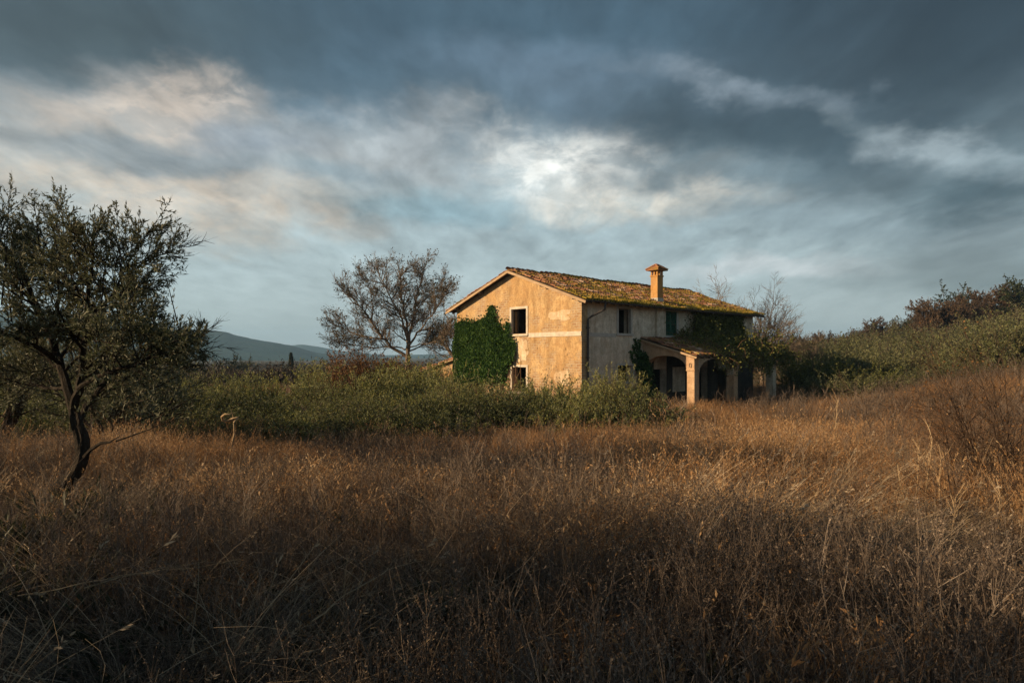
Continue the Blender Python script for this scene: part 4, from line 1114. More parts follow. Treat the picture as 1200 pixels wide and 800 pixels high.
for px, D, sc, k in ol:
    nl = sum(1 for o_ in ol if (o_[3] == 2) == (k == 2) and o_[0] < px)
    x = (px - 600) / F * D; l = (x, D, gz(x, D) - .15); rz = rgh.uniform(0, 6.28); s3 = (sc * rgh.uniform(.95, 1.25), sc * rgh.uniform(.95, 1.25), sc * rgh.uniform(.85, 1.05))
    lb = ('bushy many stemmed shrub on the right slope, %sfrom the left' if k == 2 else 'grey green young olive on the right slope, %sfrom the left') % (nth(nl) or 'first ')
    if first[k]: first[k] = False; op[k].location = l; op[k].rotation_euler = (0, 0, rz); op[k].scale = s3; op[k]['label'] = lb
    else: copy_thing(op[k], l, rz, s3, lb)

# wooded ridge: distinct crowns along the skyline, the mass below as one wood
wt = [bare_proto(91, 6.5, .75, .16, 14, 'brown_wood_leaf', 'dark_twig', 'bare_tree', 'x', stems=6, lev2=(6, 5, 4), r=.018, trunk=.12, group='leafless brown trees along the right ridge'),
      bare_proto(92, 5.6, .9, .17, 15, 'brown_wood_leaf', 'dark_twig', 'bare_tree', 'x', stems=6, lev2=(6, 5, 4), r=.018, trunk=.10, group='leafless brown trees along the right ridge'),
      olive_proto(93, 6.0, 2.6, .24, .13, 14, mat='dark_leaf', name='evergreen_oak', lab='x', group='dark evergreen oaks along the right ridge')]
first = [True] * 3
rid = []
for k in range(44):
    px = 942 + k * 8.2 + rgh.normal(0, 3)
    D = rgh.uniform(118, 176); rid.append((px, D, rgh.uniform(.65, 1.05), int(rgh.choice([0, 1, 2], p=[.42, .34, .24]))))
rid += [(1122, 118, 1.35, 2), (1164, 110, 1.5, 1), (1150, 116, 1.3, 0), (1198, 100, 1.45, 2), (1188, 112, 1.3, 0), (1090, 112, 1.2, 0), (1100, 100, 1.25, 0), (1112, 102, 1.2, 1), (1136, 104, 1.1, 0), (1024, 160, .9, 2), (1240, 110, 1.4, 0), (1270, 105, 1.3, 1), (1215, 108, 1.2, 2)]
lab_r = 'leafless brown tree in the wood along the right ridge'; lab_e = 'dark evergreen oak in the wood along the right ridge'
rid.sort(); lk = {}
for px, D, sc, k in rid:
    nl = sum(1 for o_ in rid if (o_[3] == 2) == (k == 2) and o_[0] < px)
    x = (px - 600) / F * D; l = (x, D, gz(x, D) - .5); rz = rgh.uniform(0, 6.28)
    lb = (('dark evergreen oak on the right ridge, %sfrom the left end' if k == 2 else 'leafless brown tree on the right ridge, %sfrom the left end') % (nth(nl) or 'first ')) ; s3 = (sc * rgh.uniform(.9, 1.3), sc * rgh.uniform(.9, 1.3), sc)
    if first[k]: first[k] = False; wt[k].location = l; wt[k].rotation_euler = (0, 0, rz); wt[k].scale = s3; wt[k]['label'] = lb
    else: copy_thing(wt[k], l, rz, s3, lb)

# geometry-node scatter: one object of kind stuff that instances clump meshes on its points
def scatter(name, pts, rot, scl, kind, tint, protos, label, mat=None):
    me = bpy.data.meshes.new(name); n = len(pts)
    me.vertices.add(n); me.vertices.foreach_set('co', np.asarray(pts, np.float32).ravel())
    for nm, typ, ky, arr in (('rot', 'FLOAT_VECTOR', 'vector', rot), ('scl', 'FLOAT_VECTOR', 'vector', scl), ('pick', 'INT', 'value', kind), ('tint', 'FLOAT', 'value', tint)):
        at = me.attributes.new(nm, typ, 'POINT'); at.data.foreach_set(ky, np.asarray(arr, np.int32 if typ == 'INT' else np.float32).ravel())
    o = bpy.data.objects.new(name, me); COL.objects.link(o); tag(o, label, None, None, 'stuff')
    ng = bpy.data.node_groups.new(name, 'GeometryNodeTree')
    ng.interface.new_socket('Geometry', in_out='INPUT', socket_type='NodeSocketGeometry')
    ng.interface.new_socket('Geometry', in_out='OUTPUT', socket_type='NodeSocketGeometry')
    gi = ng.nodes.new('NodeGroupInput'); go = ng.nodes.new('NodeGroupOutput')
    ip = ng.nodes.new('GeometryNodeInstanceOnPoints')
    jn = ng.nodes.new('GeometryNodeJoinGeometry')
    for p in reversed(protos):
        oi = ng.nodes.new('GeometryNodeObjectInfo'); oi.inputs['Object'].default_value = p; oi.inputs['As Instance'].default_value = True
        ng.links.new(oi.outputs['Geometry'], jn.inputs[0])
    def na(nm, typ):
        a = ng.nodes.new('GeometryNodeInputNamedAttribute'); a.data_type = typ; a.inputs[0].default_value = nm; return a.outputs['Attribute']
    ng.links.new(gi.outputs[0], ip.inputs['Points']); ng.links.new(jn.outputs[0], ip.inputs['Instance'])
    ip.inputs['Pick Instance'].default_value = True
    ng.links.new(na('pick', 'INT'), ip.inputs['Instance Index'])
    ng.links.new(na('rot', 'FLOAT_VECTOR'), ip.inputs['Rotation']); ng.links.new(na('scl', 'FLOAT_VECTOR'), ip.inputs['Scale'])
    ng.links.new(ip.outputs[0], go.inputs[0])
    md = o.modifiers.new('scatter', 'NODES'); md.node_group = ng
    return o

# clumps for woods far off
def clump(seed, mat, n=900, Lf=.30, Wf=.13, H=3.5, W=2.2, stemmy=True):
    rg = np.random.default_rng(seed); m = MB()
    P = rg.normal(size=(n, 3)); P /= np.linalg.norm(P, axis=1)[:, None]; P *= (rg.random(n) ** .45)[:, None]
    lump = 1 + .28 * np.sin(P[:, 0] * 5 + seed) * np.sin(P[:, 1] * 5 + 1) + .15 * np.sin(P[:, 2] * 9)
    P = P * lump[:, None] * (W, W, H * .5) + (0, 0, H * .5)
    D = rg.normal(size=(n, 3)) + (0, 0, .9)
    m.leaves(P, D, Lf * rg.uniform(.6, 1.3, n), Wf * rg.uniform(.6, 1.3, n), rg)
    for i in range(14):
        a = rg.uniform(0, 6.28); m.tube(limb(rg, (0, 0, 0), (math.cos(a) * .6, math.sin(a) * .6, 1), H * .95, 4, .1, .05), [.05, .04, .03, .02, .01], 3, var=.1)
    return m.build('clump', mat, link=False)
M['inst_wood'] = leaf_mat('mixed_wood', [(0.035, 0.025, 0.018), (0.075, 0.048, 0.030), (0.06, 0.055, 0.028), (0.045, 0.055, 0.026), (0.12, 0.075, 0.035)], transl=0.1, inst=True)
M['inst_scrub'] = leaf_mat('slope_scrub_leaf', [(0.04, 0.045, 0.018), (0.08, 0.085, 0.032), (0.13, 0.13, 0.05), (0.11, 0.085, 0.035)], transl=0.25, inst=True)
cl = [clump(1, M['inst_wood']), clump(2, M['inst_wood'], 800), clump(3, M['inst_wood'], 1000, .26, .12)]
rgw = np.random.default_rng(8)
n = 2600; az = rgw.uniform(.30, 1.15, n); rr = rgw.uniform(92, 230, n)
X = rr * np.sin(az); Y = rr * np.cos(az)
n = len(X); sc = rgw.uniform(.6, 1.25, n)
scatter('distant_wood', np.stack([X, Y, ground(X, Y) - .4], 1), np.stack([np.zeros(n), np.zeros(n), rgw.uniform(0, 6.28, n)], 1), np.stack([sc, sc, sc * rgw.uniform(.7, 1.15, n)], 1), rgw.integers(0, 3, n), np.clip(.4 + .35 * np.sin(X * .08) * np.sin(Y * .1) + rgw.normal(0, .18, n), 0, 1), cl, 'brown and green wood covering the right hill')
# valley wood beyond the hedge at the left
n = 2600; az = rgw.uniform(-.85, .02, n); rr = rgw.uniform(75, 420, n) 
X = rr * np.sin(az); Y = rr * np.cos(az); kp = rgw.random(n) < .25 + .75 * (hash2(X, Y, .02) > -.1); X = X[kp]; Y = Y[kp]; rr = rr[kp]; n = len(X); sc = rgw.uniform(.7, 1.3, n) * (.8 + rr / 500)
scatter('valley_wood', np.stack([X, Y, ground(X, Y) - .4], 1), np.stack([np.zeros(n), np.zeros(n), rgw.uniform(0, 6.28, n)], 1), np.stack([sc, sc, sc * .8], 1), rgw.integers(0, 3, n), np.clip(.25 + .25 * np.sin(X * .05) + rgw.normal(0, .12, n), 0, 1), cl, 'dim brown wood filling the valley beyond the hedge')
# scrub between the olives of the right slope
sb = [clump(11, M['inst_scrub'], 900, .16, .06, 1.6, 1.3), clump(12, M['inst_scrub'], 700, .15, .05, 2.0, .9), clump(13, M['inst_wood'], 800, .16, .05, 1.7, 1.2)]
n = 620; az = rgw.uniform(.40, .95, n); rr = rgw.uniform(53, 130, n); X = rr * np.sin(az); Y = rr * np.cos(az)
a_ = (X - CX) * UA[0] + (Y - CY) * UA[1]; nn = (X - CX) * UN[0] + (Y - CY) * UN[1]
sc = rgw.uniform(.35, 1.1, n)
scatter('slope_scrub', np.stack([X, Y, ground(X, Y) - .15], 1), np.stack([np.zeros(n), np.zeros(n), rgw.uniform(0, 6.28, n)], 1), np.stack([sc, sc, sc * rgw.uniform(.7, 1.1, n)], 1), rgw.integers(0, 3, n), np.clip(.45 + .3 * np.sin(X * .2) * np.sin(Y * .15) + rgw.normal(0, .15, n), 0, 1), sb, 'green scrub between the olives on the right slope')

# the lone cypress and dark round trees beyond the hedge
def cypress():
    rg = np.random.default_rng(5); D = 120.; px = 341; x = (px - 600) / F * D; z = gz(x, D)
    t = thing('cypress_tree', 'lone dark narrow cypress far beyond the hedge, below the hills', 'tree', (x, D, z))
    H = EYE + (HY - 414) * D / F - z
    w = MB(); w.tube([(0, 0, -.3), (0, 0, H * .9)], [.22, .05], 6); w.build('trunk', M['bark'], t)
    n = 2200; h = rg.random(n); r_ = .55 * (np.sin(np.clip(h, 0.02, 1) ** .6 * np.pi) ** .6) * np.sqrt(rg.uniform(.3, 1, n)); a = rg.uniform(0, 6.28, n)
    m = MB(); m.leaves(np.stack([r_ * np.cos(a), r_ * np.sin(a), .5 + h * (H - .6)], 1), np.stack([np.cos(a) * .4, np.sin(a) * .4, np.ones(n)], 1) + rg.normal(0, .2, (n, 3)), .4, .16, rg); m.build('crown', M['dark_leaf'], t)
cypress()
ro = olive_proto(95, 6.2, 3.2, .34, .2, 9, mat='dark_leaf', name='evergreen_oak', lab='left of two dark round evergreen trees beyond the hedge'); D = 130
def place_dark(t, px, D, top, sc):
    x = (px - 600) / F * D; h = EYE + (HY - top) * D / F; t.location = (x, D, h - 6.4 * sc); t.scale = (sc,) * 3
place_dark(ro, 266, 125, 420, .85)
c2 = copy_thing(ro, (0, 0, 0), 1.2, 1, 'right of two dark round evergreen trees beyond the hedge'); place_dark(c2, 283, 130, 422, .75)

# ---- ivy on the gable
def ivy_gable():
    rg = np.random.default_rng(6)
    poly = [(534.5, 446), (535.5, 379), (545, 377), (556, 379), (566, 375), (572, 372), (574, 360), (579, 357), (581, 374), (584, 378), (590, 388), (596, 392), (594.5, 377), (597, 378), (599, 396),
            (604, 400), (606, 402), (603.5, 409), (606, 409), (606, 414), (601, 424), (594, 428), (591, 446)]
    pu = np.array([(gable_u(a), gable_z(a, b)) for a, b in poly])
    def inside(u, z):
        c = np.zeros(len(u), bool); j = len(pu) - 1
        for i in range(len(pu)):
            xi, zi = pu[i]; xj, zj = pu[j]
            c ^= ((zi > z) != (zj > z)) & (u < (xj - xi) * (z - zi) / (zj - zi + 1e-9) + xi); j = i
        return c
    n = 60000; u = rg.uniform(pu[:, 0].min(), pu[:, 0].max(), n); z = rg.uniform(0.1, pu[:, 1].max(), n)
    jt = .05 + .16 * (rg.random(n) < .35); k = inside(u + rg.normal(0, 1, n) * jt, z + rg.normal(0, 1, n) * jt); u = u[k]; z = z[k]
    # thickness: bulges in the middle of the mass
    thick = .10 + .30 * (np.clip(1 - np.abs(u - 7.6) / 3.2, 0, 1) * np.clip(1 - np.abs(z - 2) / 3.0, 0, 1)) ** .5 + .07 * np.sin(u * 3.1 + 1.2 * np.sin(z * 2.3)) + .06 * np.sin(z * 4.3 + u * 1.7)
    x = -thick * rg.uniform(.45, 1.05, len(u))
    t = thing('ivy', 'dense dark green ivy covering the lower left half of the sunlit gable', 'ivy', (CX, CY, 0), HT)
    m = MB(); m.leaves(np.stack([x, u, z], 1), np.stack([-np.full(len(u), .7), rg.normal(0, .45, len(u)), -.6 + rg.normal(0, .4, len(u))], 1), .13, .12, rg)
    m.build('foliage', M['ivy_leaf'], t)
    w = MB()
    for i in range(40):
        a = rg.uniform(4.6, 9.9); p = limb(rg, (-.03, a, -.1), (0, rg.normal(0, .2), 1), rg.uniform(2.5, 4.3), 9, .12, .05); p[:, 0] = -.03 - .02 * rg.random(len(p)); p[:, 1] = np.clip(p[:, 1], 4.4, 10.1); w.tube(p, np.linspace(.03, .008, len(p)), 4)
    # dead runners above the leaves
    for i in range(26):
        a = rg.uniform(6.6, 9.8); p = limb(rg, (-.02, a, 3.9 + rg.normal(0, .2)), (0, rg.normal(0, .4), 1), rg.uniform(.6, 1.7), 8, .22, .02); p[:, 0] = -.022; p[:, 2] = np.minimum(p[:, 2], 5.75); w.tube(p, np.linspace(.016, .004, len(p)), 3)
    w.build('stems', M['twig'], t)
ivy_gable()

# ---- ivy beside the porch arch and the leafless creeper over the upper wall
def porch_ivy():
    rg = np.random.default_rng(9)
    t = thing('ivy', 'dark ivy hanging at the left side of the porch arch', 'ivy', (CX, CY, 0), HT)
    m = MB(); w = MB()
    u = []; 
    n = 5200; a = rg.random(n); 
    X = 4.75 + rg.normal(0, .22, n) + .3 * (1 - a); Z = .1 + 3.1 * a; Y = -.12 - .55 * rg.random(n) * np.sin(np.clip(1 - a, 0, 1) * 2.4 + .3)
    m.leaves(np.stack([X, Y, Z], 1), np.stack([-.4 + rg.normal(0, .4, n), -.6 + rg.normal(0, .4, n), -.4 + rg.normal(0, .4, n)], 1), .12, .10, rg)
    for (x0, z0, x1, z1) in ((4.2, 3.5, 5.0, 2.3), (4.35, 3.9, 4.9, 2.6), (3.95, 3.2, 4.75, 2.0), (4.7, 3.8, 4.9, 2.4)):
        p = np.linspace((x0, -.04, z0), (x1, -.04, z1), 9); p[1:-1, 0] += rg.normal(0, .04, 7); w.tube(p, np.linspace(.012, .03, 9), 4)
        for q in p: m.leaves(q + rg.normal(0, .05, (30, 3)) * (1, .3, 1), rg.normal(0, 1, (30, 3)) + (0, -.6, -.4), .10, .085, rg)
    m.build('foliage', M['ivy_leaf'], t); w.build('stems', M['twig'], t)
    t = thing('climbing_vine', 'tangled half leafless creeper over the right upper wall and the porch roof', 'vine', (CX, CY, 0), HT)
    m = MB(); w = MB(); g = MB()
    # on the wall
    for i in range(150):
        x = rg.uniform(8.9, 15.4) if i % 6 == 0 else rg.uniform(10.4, 15.6); z = rg.uniform(3.9, 4.6)
        p = limb(rg, (x, -.06, z), (rg.normal(0, .5), -.05, 1), rg.uniform(.7, 2.1), 9, .28, .0); p[:, 1] = -.05 - .22 * np.abs(np.sin(np.linspace(0, 3, 10) * rg.uniform(.4, 1.2))) * rg.random(); p[:, 2] = np.minimum(p[:, 2], 5.6 + .1 * rg.random())
        w.tube(p, np.linspace(.020, .006, 10), 3, var=rg.random())
        dens = .8 if x > 10.3 else .15
        for q in p[2:]:
            k = rg.poisson(15 * dens)
            if k: m.leaves(q + rg.normal(0, .16, (k, 3)) * (1, .7, 1) - (0, .1, 0), rg.normal(0, .7, (k, 3)) + (0, -.6, -.5), .13, .10, rg)
    # mound lying on the porch roof
    for i in range(190):
        x = rg.uniform(7.6, 15.5) if i % 5 else rg.uniform(6.6, 9); y = -rg.uniform(.1, 3.4); z = zporch(x, y) + .1
        p = limb(rg, (x, y, z), (rg.normal(0, 1), rg.normal(-.2, .7), rg.uniform(.1, .7)), rg.uniform(.6, 1.8), 8, .35, -.05); p[:, 2] = np.maximum(p[:, 2], [zporch(a, max(-3.5, b)) + .07 if b > -3.5 else -9 for a, b in p[:, :2]])
        w.tube(p, np.linspace(.017, .005, 9), 3, var=rg.random())
        for q in p[1:]:
            k = rg.poisson(7 if x > 8.6 else 1)
            if k: m.leaves(q + rg.normal(0, .12, (k, 3)), rg.normal(0, .7, (k, 3)) + (0, -.3, .3), .12, .09, rg)
    # bare strands hanging over the eaves in front of the arches
    for i in range(120):
        x = rg.uniform(6.3, 11.2) if i < 85 else rg.uniform(11, 15.2); p = limb(rg, (x, -3.35, 3.12), (rg.normal(.2, .6), -.7, .15), rg.uniform(.8, 2.0), 10, .30, -.16)
        p[:, 1] = np.minimum(p[:, 1], -3.34); w.tube(p, np.linspace(.018, .006, 11), 3, var=rg.random())
        for q in p[2:]:
            k = rg.poisson(2.2 if x < 11 else 9)
            if k: m.leaves(q + rg.normal(0, .08, (k, 3)), rg.normal(0, .7, (k, 3)) + (0, -.3, -.5), .11, .085, rg)
    w.build('stems', M['twig'], t); m.build('foliage', M['vine_leaf'], t)
porch_ivy()

# ------------------------------------------------------------------ the field: dry grass and dead weeds
M['straw'] = leaf_mat('dry_grass_straw', [(0.11, 0.055, 0.026), (0.24, 0.124, 0.056), (0.385, 0.222, 0.102), (0.50, 0.37, 0.225)], transl=0.3, inst=True)
M['weed'] = leaf_mat('dead_weed_stem', [(0.050, 0.038, 0.030), (0.10, 0.074, 0.056), (0.19, 0.142, 0.108), (0.36, 0.29, 0.225)], transl=0.15, inst=True)
M['pale'] = leaf_mat('bleached_straw', [(0.22, 0.16, 0.10), (0.38, 0.29, 0.19), (0.58, 0.46, 0.33)], transl=0.3, inst=True)
M['green'] = leaf_mat('low_green_leaves', [(0.014, 0.020, 0.010), (0.032, 0.038, 0.016), (0.07, 0.065, 0.025)], transl=0.3, inst=True)
def blades(m, rg, n, H, W, lean, spread, seg=4, droop=.25, seed_head=0.0, bend=None):
    """thin flat stems, vectorised"""
    a = rg.uniform(0, 2 * np.pi, n); r_ = spread * np.sqrt(rg.random(n))
    B = np.stack([r_ * np.cos(a), r_ * np.sin(a), np.zeros(n) - .02], 1)
    h = H * rg.uniform(.45, 1.15, n)
    d = np.stack([rg.normal(0, lean, n), rg.normal(0, lean, n), np.ones(n)], 1)
    if bend is not None: d = d + np.array(bend)
    d /= np.linalg.norm(d, axis=1)[:, None]
    g = rg.normal(0, droop, (n, 3)); g[:, 2] = -np.abs(g[:, 2]) * .8
    sd = np.cross(d, rg.normal(size=(n, 3))); sd /= np.linalg.norm(sd, axis=1)[:, None]
    t = np.linspace(0, 1, seg + 1)
    C = B[:, None] + d[:, None] * (h[:, None] * t[None])[..., None] + g[:, None] * (h[:, None] * t[None] ** 2.2)[..., None]
    w = W * rg.uniform(.6, 1.4, n)[:, None] * (1 - .75 * t[None])
    V = np.stack([C - sd[:, None] * w[..., None] / 2, C + sd[:, None] * w[..., None] / 2], 2).reshape(-1, 3)
    base = (np.arange(n) * (seg + 1) * 2)[:, None] + (np.arange(seg) * 2)[None]
    q = np.stack([base, base + 1, base + 3, base + 2], -1).reshape(-1, 4)
    var = np.repeat(rg.random(n), (seg + 1) * 2)
    m.add(V, q, var=var)
    if seed_head > 0:
        k = rg.random(n) < seed_head; T = C[k][:, -1]; Pm = C[k][:, -2]; dd = T - Pm; dd /= np.linalg.norm(dd, axis=1)[:, None] + 1e-9
        c = len(T)
        for rep in range(5):
            m.leaves(T - dd * rg.uniform(0, .12, (c, 1)), dd + rg.normal(0, .35, (c, 3)), rg.uniform(.02, .045, c), .010, rg, var=np.clip(rg.random(c) * .7 + .3, 0, 1))
def weed_plant(m, rg, n, H, W=.0032, kids=7, seeds=7, spread=.25):
    """branching dead weeds with small dry seed heads"""
    for i in range(n):
        a = rg.uniform(0, 6.28); r_ = spread * math.sqrt(rg.random()); h = H * rg.uniform(.6, 1.15)
        p = limb(rg, (r_ * math.cos(a), r_ * math.sin(a), -.02), (rg.normal(0, .13), rg.normal(0, .13), 1), h, 5, .07, .0); m.tube(p, np.linspace(W * .6, W * .3, 6), 3, var=rg.random())
        for j in range(kids):
            b, d = at_line(p, rg.uniform(.35, .98)); q = limb(rg, b, side_dir(rg, d, R(rg.uniform(22, 50))), h * rg.uniform(.14, .36), 3, .1, .05)
            v = rg.random(); m.tube(q, [W * .38, W * .32, W * .25, W * .2], 3, var=v)
            k = rg.poisson(seeds)
            if k:
                f = rg.uniform(.3, 1, k); i0 = np.minimum((f * 3).astype(int), 2); B = q[i0] + (q[i0 + 1] - q[i0]) * (f * 3 - i0)[:, None]
                m.leaves(B, rg.normal(0, .6, (k, 3)) + (0, 0, .5), rg.uniform(.007, .017, k), rg.uniform(.004, .008, k), rg, var=np.clip(rg.random(k) * .6 + .3, 0, 1))
gp = []
rg = np.random.default_rng(100)
def G(fn, mat):
    m = MB(); fn(m); gp.append(m.build('clump', M[mat], link=False)); return len(gp) - 1
K_ST = [G(lambda m: blades(m, rg, 90, .52, .0040, .20, .26, 4, .28, .55), 'straw') for _ in range(4)]         # fine straw
K_TALL = [G(lambda m: blades(m, rg, 44, .78, .0045, .14, .28, 4, .22, .7), 'straw') for _ in range(2)]
K_WD = [G(lambda m: (weed_plant(m, rg, 11, .60, kids=8), blades(m, rg, 34, .35, .0038, .35, .28, 3, .3)), 'weed') for _ in range(4)]
K_WT = [G(lambda m: weed_plant(m, rg, 4, .88, .0038, 10, 6), 'weed') for _ in range(2)]
K_LO = [G(lambda m: blades(m, rg, 60, .75, .0048, .22, .30, 5, .30, .2, bend=(1.5, .35, -.25)), 'pale'),
        G(lambda m: blades(m, rg, 60, .70, .0048, .25, .30, 5, .30, .2, bend=(-1.2, -.5, -.2)), 'pale'),
        G(lambda m: blades(m, rg, 55, .60, .0050, .45, .32, 5, .40, .2, bend=(.3, -1.1, -.3)), 'pale')]
def green_fn(m):
    n = 90; a = rg.uniform(0, 6.28, n); r_ = .3 * np.sqrt(rg.random(n)); P = np.stack([r_ * np.cos(a), r_ * np.sin(a), rg.uniform(0, .12, n)], 1)
    m.leaves(P, np.stack([np.cos(a) * .7, np.sin(a) * .7, rg.uniform(.2, 1, n)], 1), rg.uniform(.05, .13, n), rg.uniform(.012, .03, n), rg)
K_GR = [G(green_fn, 'green') for _ in range(2)]
K_MAT = [G(lambda m: blades(m, rg, 110, .34, .0050, .9, .34, 3, .55, .0), 'weed') for _ in range(3)]             # thatch close to the soil
# coarser clumps for the far field: fewer, wider stems over a larger patch
K_FAR = [G(lambda m: blades(m, rg, 190, .62, .011, .20, .62, 3, .26, .35), 'straw') for _ in range(3)]
K_FARW = [G(lambda m: (blades(m, rg, 150, .55, .011, .28, .60, 3, .32, .3), weed_plant(m, rg, 5, .8, .012, 6, 3, .5)), 'weed') for _ in range(2)]
print('clump tris', [sum(len(p.vertices) - 2 for p in o.data.polygons) for o in gp])

def field(x, y):
    """0..1 patch pattern of the sward"""
    return np.clip(.5 + .28 * np.sin(x * .55 + 1.3 * np.sin(y * .31)) + .22 * np.sin(y * .8 + 1.6 * np.sin(x * .37 + 2)) + .12 * np.sin(x * 1.9 + y * 1.3), 0, 1)
def in_house(x, y, pad=.25):
    dx = x - CX; dy = y - CY; a = dx * UA[0] + dy * UA[1]; n = dx * UN[0] + dy * UN[1]
    return ((a > -pad) & (a < HL + pad) & (n < pad) & (n > -HW - pad)) | ((a > PX0 - pad) & (a < PX1) & (n > -.1) & (n < PD + .1))
rgf = np.random.default_rng(55)
def spread_pts(y0, y1, dens, wide):
    A = (y1 - y0) * (wide(y0) + wide(y1)); n = int(A * dens)
    y = rgf.uniform(y0, y1, n); 
    w = np.array([wide(t) for t in y]); x = rgf.uniform(-1, 1, n) * w
    return x, y
pts = []; pk = []; tn = []; sc = []; tilt = []
def emit(x, y, kinds, tint, s, tl=.10):
    n = len(x)
    if n == 0: return
    k = ~in_house(x, y); x = x[k]; y = y[k]; tint = np.broadcast_to(tint, (n,))[k]; s = np.broadcast_to(s, (n,))[k]; n = len(x)
    pts.append(np.stack([x, y, ground(x, y)], 1)); pk.append(rgf.choice(kinds, n)); tn.append(np.clip(tint + rgf.normal(0, .16, n), 0, 1)); sc.append(s * rgf.uniform(.75, 1.2, n)); tilt.append(rgf.normal(0, tl, (n, 2)))
wide = lambda y: 1.5 + .92 * max(y, 0)
def bare(x, y):      # flattened, thin places
    return np.clip(np.sin(x * .8 + 2.1 + .8 * np.sin(y * .9)) * np.sin(y * .75 + 1.1 * np.sin(x * .5)) , 0, 1)
# species balance: grey brown weeds in front, straw behind a ragged line, bleached lodged grass between
def zone(x, y):      # 0 weeds .. 1 straw
    line = 7.4 - .32 * x - .9 * np.sin(x * .6 + .4)
    return S(-1.4, 1.6, y - line + rgf.normal(0, .5, len(x)))
for (a, b, dn) in ((.9, 6, 34), (6, 12, 24), (12, 19, 14)):
    x, y = spread_pts(a, b, dn, wide); zn = zone(x, y) * np.clip(1.5 - 1.3 * field(x * 1.4 + 4, y * 1.2 + 7), .25, 1); u = rgf.random(len(x)); f = field(x, y)
    hgt = (.58 + .62 * f) * (1 - .35 * bare(x, y)) * np.where(y < 2.2, .62 + .17 * y, 1)
    k = (u < zn) & (rgf.random(len(x)) < .86); emit(x[k], y[k], K_ST + K_ST + K_TALL, .08 + .75 * f[k] + .15 * (x[k] < 0), hgt[k])
    k = (u >= zn); emit(x[k], y[k], K_WD + K_WD + K_MAT + K_ST[:1], .15 + .6 * f[k] + .08 * np.clip(x[k] / 3, -1, 1), hgt[k])
    x, y = spread_pts(a, b, dn * .75, wide); emit(x, y, K_MAT, .3 + .3 * field(x, y), .9)
    x, y = spread_pts(a, b, dn * .10, wide); emit(x, y, K_WT, .45, .82, .16)
    x, y = spread_pts(a, b, dn * .30, wide); k = field(x + 3, y - 1) > .62; emit(x[k], y[k], K_GR, .5, np.clip(.4 + .2 * y[k], .5, 1.1))
    k = (x < -.5) & (y < 7.5) & (field(x * 1.7, y * 1.7 + 5) > .4); emit(x[k], y[k], K_GR, .5, np.clip(.35 + .2 * y[k], .5, 1.5))
    x, y = spread_pts(a, b, dn * .36, wide); k = bare(x, y) > .22; emit(x[k], y[k], K_LO, .5, .9, .3)
# the bleached lodged swathe in the middle and the two paler beds of straw
def blob(cx_, cy_, sx, sy, n, kinds, tint, s, tl=.15, rot=0.):
    a = rgf.normal(0, 1, n) * sx; b = rgf.normal(0, 1, n) * sy; c_, s_ = math.cos(rot), math.sin(rot)
    emit(cx_ + a * c_ - b * s_, cy_ + a * s_ + b * c_, kinds, tint, s, tl)
blob(1.3, 5.4, .75, .45, 420, K_LO, .95, 1.0, .28)
blob(1.6, 5.3, .6, .5, 120, K_ST, 1.0, 1.0)
blob(.3, 7.2, 1.9, .8, 320, K_LO, .45, .9, .25, -.25)
blob(-.9, 4.9, 1.5, .6, 150, K_LO, .25, .8, .25)
blob(-1.7, 7.3, 1.2, .6, 260, K_ST, 1.0, 1.05)
blob(2.4, 3.8, .9, .6, 150, K_LO, .35, .7, .3)
blob(4.6, 8.4, 1.9, .8, 220, K_LO, .40, .9, .25, .2)
blob(5.3, 5.8, .6, .7, 60, K_TALL, .75, 1.05)
n_near = sum(len(p) for p in pts)
# far field
for (a, b, dn) in ((17, 30, 2.6), (30, 58, 1.3)):
    x, y = spread_pts(a, b, dn, lambda t: .95 * t); f = field(x * .6, y * .6); u = rgf.random(len(x))
    f2 = field(x * 1.1 + 9, y * 1.3 - 4); wt_ = np.clip(.28 + 1.1 * (f2 - .5), .08, .8)
    k = u > wt_; emit(x[k], y[k], K_FAR, .05 + .8 * f[k], .75 + .5 * f[k])
    k = u <= wt_; emit(x[k], y[k], K_FARW, .15 + .6 * f[k], .8 + .5 * f2[k])
x, y = spread_pts(13, 42, 1.6, lambda t: .95 * t); k = (x > 7 + .1 * y) & (field(x * 1.3, y * 1.1 + 3) > .42); emit(x[k], y[k], K_FARW + K_WT, .12 + .25 * field(x[k], y[k]), 1.35)
x, y = spread_pts(19, 34, 2.2, lambda t: .6 * t); k = x > 2.5; emit(x[k], y[k], K_TALL + K_ST, .45 + .3 * field(x[k], y[k]), 1.1)
pts = np.concatenate(pts); pk = np.concatenate(pk); tn = np.concatenate(tn); sc = np.concatenate(sc); tilt = np.concatenate(tilt); n = len(pts)
print('grass clumps', n, n_near)
scatter('dry_grass', pts, np.stack([tilt[:, 0], tilt[:, 1], rgf.uniform(0, 6.28, n) * (~np.isin(pk, K_LO)) + rgf.normal(0, .7, n) * np.isin(pk, K_LO)], 1), np.stack([sc, sc, sc * rgf.uniform(.85, 1.15, n)], 1), pk, tn, gp, 'waist high dry grass, dead weeds and lodged straw filling the field')

